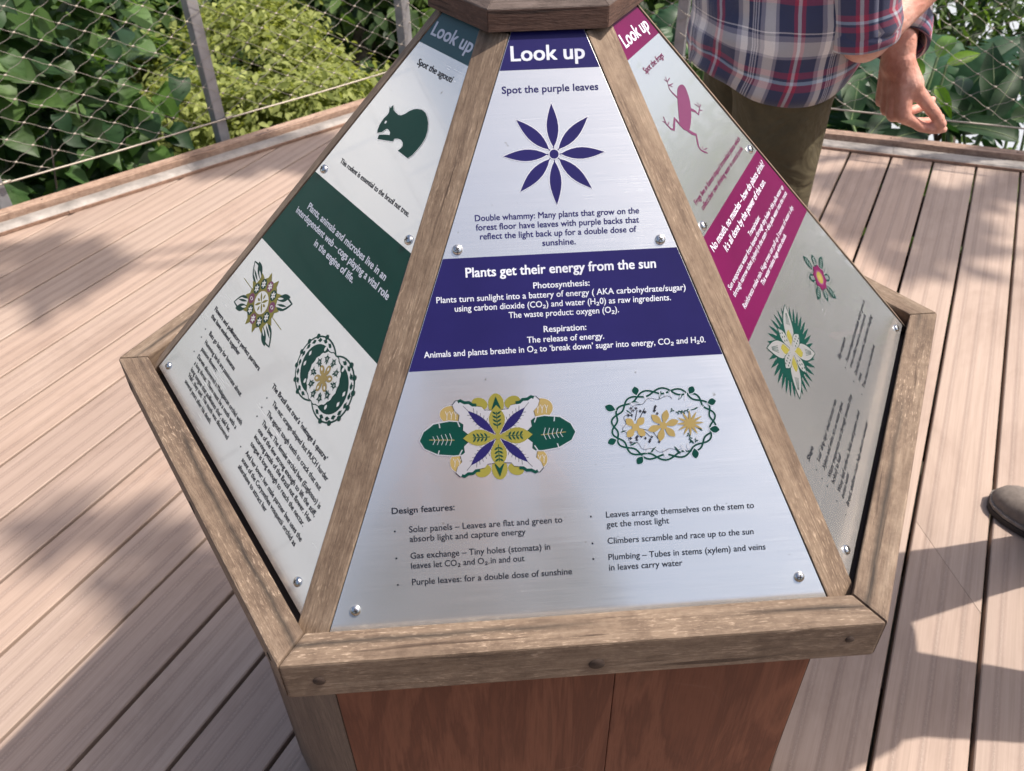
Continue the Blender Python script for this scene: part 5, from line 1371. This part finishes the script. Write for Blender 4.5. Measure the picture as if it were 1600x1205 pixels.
# -- man in the checked shirt, side on, facing right
PL = (.53, .86, 0)
el = A(1350, 62, 1.42); wrR = A(1520, -90, 1.46); wrL = A(1405, 82, 1.55); elL = A(1432, -150, 1.66)
J1 = dict(head=(.58, .86, 1.60), neck=(.54, .86, 1.46), chest=(.52, .86, 1.24), pelvis=(.53, .86, .94), shR=(.52, .69, 1.40), shL=(.54, 1.03, 1.40), elR=tuple(el), wrR=tuple(wrR), elL=tuple(elL), wrL=tuple(wrL),
          hipR=(.535, .775, .86), hipL=(.53, .95, .86), knR=(.555, .775, .47), knL=(.51, .955, .47), anR=(.53, .775, .09), anL=(.46, .955, .09))
def shirt1(root, IM):
    cx, cy = .528, .855
    R = [((cx+.004, cy, .868), (.152, 0, 0), (0, -.176, 0)), ((cx+.002, cy, .90), (.157, 0, 0), (0, -.182, 0)), ((cx, cy, .95), (.157, 0, 0), (0, -.184, 0)), ((cx-.003, cy, 1.0), (.152, 0, 0), (0, -.182, 0)), ((cx-.006, cy, 1.06), (.148, 0, 0), (0, -.18, 0)),
         ((cx-.01, cy, 1.12), (.145, 0, 0), (0, -.18, 0)), ((cx-.01, cy, 1.2), (.142, 0, 0), (0, -.185, 0)), ((cx-.008, cy, 1.3), (.135, 0, 0), (0, -.19, 0)), ((cx, cy, 1.38), (.11, 0, 0), (0, -.185, 0)), ((cx+.01, cy, 1.43), (.075, 0, 0), (0, -.12, 0)), ((cx+.015, cy, 1.46), (.062, 0, 0), (0, -.065, 0))]
    # finer rings with sag folds
    RR = []
    for i in range(len(R)-1):
        for q in range(3):
            t = q/3; RR.append(tuple(tuple(np.array(R[i][k])*(1-t)+np.array(R[i+1][k])*t) for k in range(3)))
    RR.append(R[-1])
    me = loft(RR, 96, .030, 5, u0=.035)
    for v in me.vertices:
        if v.co.z < .97: v.co.z += (.97-v.co.z)/.10*(.012-.036*max(0, 1-((v.co.x-cx+.01)/.13)**2))*(1 if v.co.y < cy else .3)
        k = max(0, (cx-.02-v.co.x)/.14)*max(0, min(1, (cy-v.co.y)/.1+.5)); s_ = sin(v.co.x*95+v.co.z*60)+.6*sin(v.co.z*110-v.co.x*70+1); v.co.y -= .009*k*s_; v.co.x -= .004*k*s_
    link('shirt', me, M_PLAID, root, IM)
    s = bpy.data.objects[-1] if False else [c for c in root.children if c.name.startswith('shirt')][0]
    sol = s.modifiers.new('t', 'SOLIDIFY'); sol.thickness = .0016; sol.offset = -1
    def sleeve(a, b, c, r0, r1, r2, n1, n2, seed, end):
        a, b, c = [np.array(x, float) for x in (a, b, c)]; P = []
        for i in range(n1+1): P.append((a+(b-a)*i/n1, r0+(r1-r0)*i/n1))
        for i in range(1, n2+1): P.append((b+(c-b)*end*i/n2, r1+(r2-r1)*i/n2))
        # round the elbow
        Q = [p[0] for p in P]
        for _ in range(2): Q = [Q[0]]+[(Q[i-1]+2*Q[i]+Q[i+1])/4 for i in range(1, len(Q)-1)]+[Q[-1]]
        rings = []; prev = None
        for i in range(len(Q)):
            d = unit(Q[min(i+1, len(Q)-1)]-Q[max(0, i-1)]); x = np.array([0, -1.0, 0]) if prev is None else prev; x = unit(x-d*(x@d)); prev = x; y = np.cross(d, x)
            rr = P[i][1]*(1+.06*sin(i*1.7+seed)); rings.append((Q[i], x*rr, y*rr))
        o = link('sleeve', loft(rings, 40, .035, seed), M_PLAID, root, IM); m_ = o.modifiers.new('t', 'SOLIDIFY'); m_.thickness = .002; m_.offset = -1
        d = unit(Q[-1]-Q[-2]); return Q[-1], d, P[-1][1], rings[-1]
    e, d, rr, rg = sleeve(J1['shR'], tuple(np.array(J1['shR'])*.02+np.array(J1['elR'])*.98), J1['elR'], .075, .056, .055, 10, 2, 3, .1)
    # rolled cuff of the near sleeve
    x = unit(rg[1]); y = unit(rg[2]); V = []
    o = link('rolled_cuff', loft([(e-d*.026, x*.048, y*.050), (e-d*.024, x*.056, y*.057), (e-d*.006, x*.058, y*.059), (e+d*.010, x*.057, y*.058), (e+d*.013, x*.050, y*.051), (e+d*.006, x*.042, y*.043)], 40, .03, 9), M_PLAID, root, IM)
    e, d, rr, rg = sleeve(J1['shL'], J1['elL'], J1['wrL'], .078, .060, .046, 8, 9, 6, .94)
    x = unit(rg[1]); y = unit(rg[2])
    link('cuff', loft([(e-d*.052, x*.048, y*.050), (e-d*.05, x*.052, y*.053), (e-d*.01, x*.051, y*.052), (e+d*.004, x*.050, y*.051), (e+d*.002, x*.044, y*.045)], 40, .02, 12, u0=.06), M_PLAID, root, IM)
fwH = unit(A(1390, 186, 1.615)-A(1405, 82, 1.55))
hL = (tuple(wrL), tuple(fwH), (.97, .25, -.05), (.24, -.96, -.05), ((.95, .28, .2), (1.12, .34, .25), (1.28, .42, .3), (1.42, .5, .35)), 1.15, (.22, .80, .75))
hR = (tuple(wrR), tuple(unit(wrR-el)), (0, 1, 0), (0, 0, 1), (.5, .5, .5, .5))
person('person in red and navy checked shirt and olive trousers, one hand hanging loosely', PL, J1, M_PLAID, M_OLIVE, .0036, (1, 0, 0), shirt=shirt1, hands={'L': hL, 'R': hR})

# -- person standing just outside the right edge: one shoe in view, the shadow falls on the boards
q = np.array([-.74, .67, 0]); 
aA = np.array([1.168, .312, .09]); aB = np.array([1.25, -.045, .09])
J2 = dict(head=(1.0, .14, 1.58), neck=(1.04, .12, 1.44), chest=(1.09, .11, 1.21), pelvis=(1.14, .11, .95), hipL=(1.14, .01, .88), hipR=(1.14, .205, .88), knL=(1.185, -.035, .48), knR=(1.165, .262, .48), anL=tuple(aB), anR=tuple(aA),
          shL=(1.04, -.09, 1.38), shR=(1.07, .31, 1.38), elL=(1.14, -.105, 1.12), elR=(1.24, .33, 1.12), wrL=(1.13, -.07, .90), wrR=(1.22, .30, .90), fdR=(-.47, .88, 0), fdL=(-.8, .3, 0))
person('person at the right edge with only a taupe laced shoe in view', (1.21, .15, 0), J2, M_GREYC, M_DENIM, .012, q, hands={'L': (J2['wrL'], (-.1, .1, -1), (1, 0, 0), (-.7, .6, 0), (.4, .45, .5, .5)), 'R': (J2['wrR'], (-.1, .1, -1), (-1, 0, 0), (-.7, .6, 0), (.4, .45, .5, .5))})

# -- the photographer behind the camera (only a reflection in the metal shows)
pc = CAMP
J3 = dict(head=(-.10, -1.20, 1.60), neck=(-.10, -1.26, 1.47), chest=(-.10, -1.28, 1.24), pelvis=(-.10, -1.27, .94), hipL=(-.19, -1.27, .86), hipR=(-.01, -1.27, .86), knL=(-.19, -1.25, .48), knR=(-.01, -1.25, .48), anL=(-.20, -1.29, .09), anR=(0, -1.29, .09),
          shL=(-.28, -1.26, 1.40), shR=(.08, -1.26, 1.40), elL=(-.31, -1.12, 1.16), elR=(.13, -1.10, 1.16), wrL=(-.19, -.90, 1.32), wrR=(.05, -.90, 1.32))
person('photographer in dark clothes standing in front of the display, outside the view', (-.10, -1.27, 0), J3, M_DENIM, M_GREYC, .012, (0, 1, 0), hands={'L': (J3['wrL'], (.25, .5, .7), (1, 0, 0), (.1, -.2, .8), (.5, .5, .5, .5), .9), 'R': (J3['wrR'], (-.25, .5, .7), (-1, 0, 0), (-.1, -.2, .8), (.5, .5, .5, .5), .9)})
MP = camo.matrix_world.copy(); ph = link('phone', box(-.078, .078, -.037, .037, .006, .014, .003), simple('phone_glass', (.02, .02, .022), .2), None, MP @ Matrix.Translation((0, -.0, .0)))
tag(ph, 'dark phone held up level by the photographer', 'phone')
print('objects', len(bpy.data.objects))
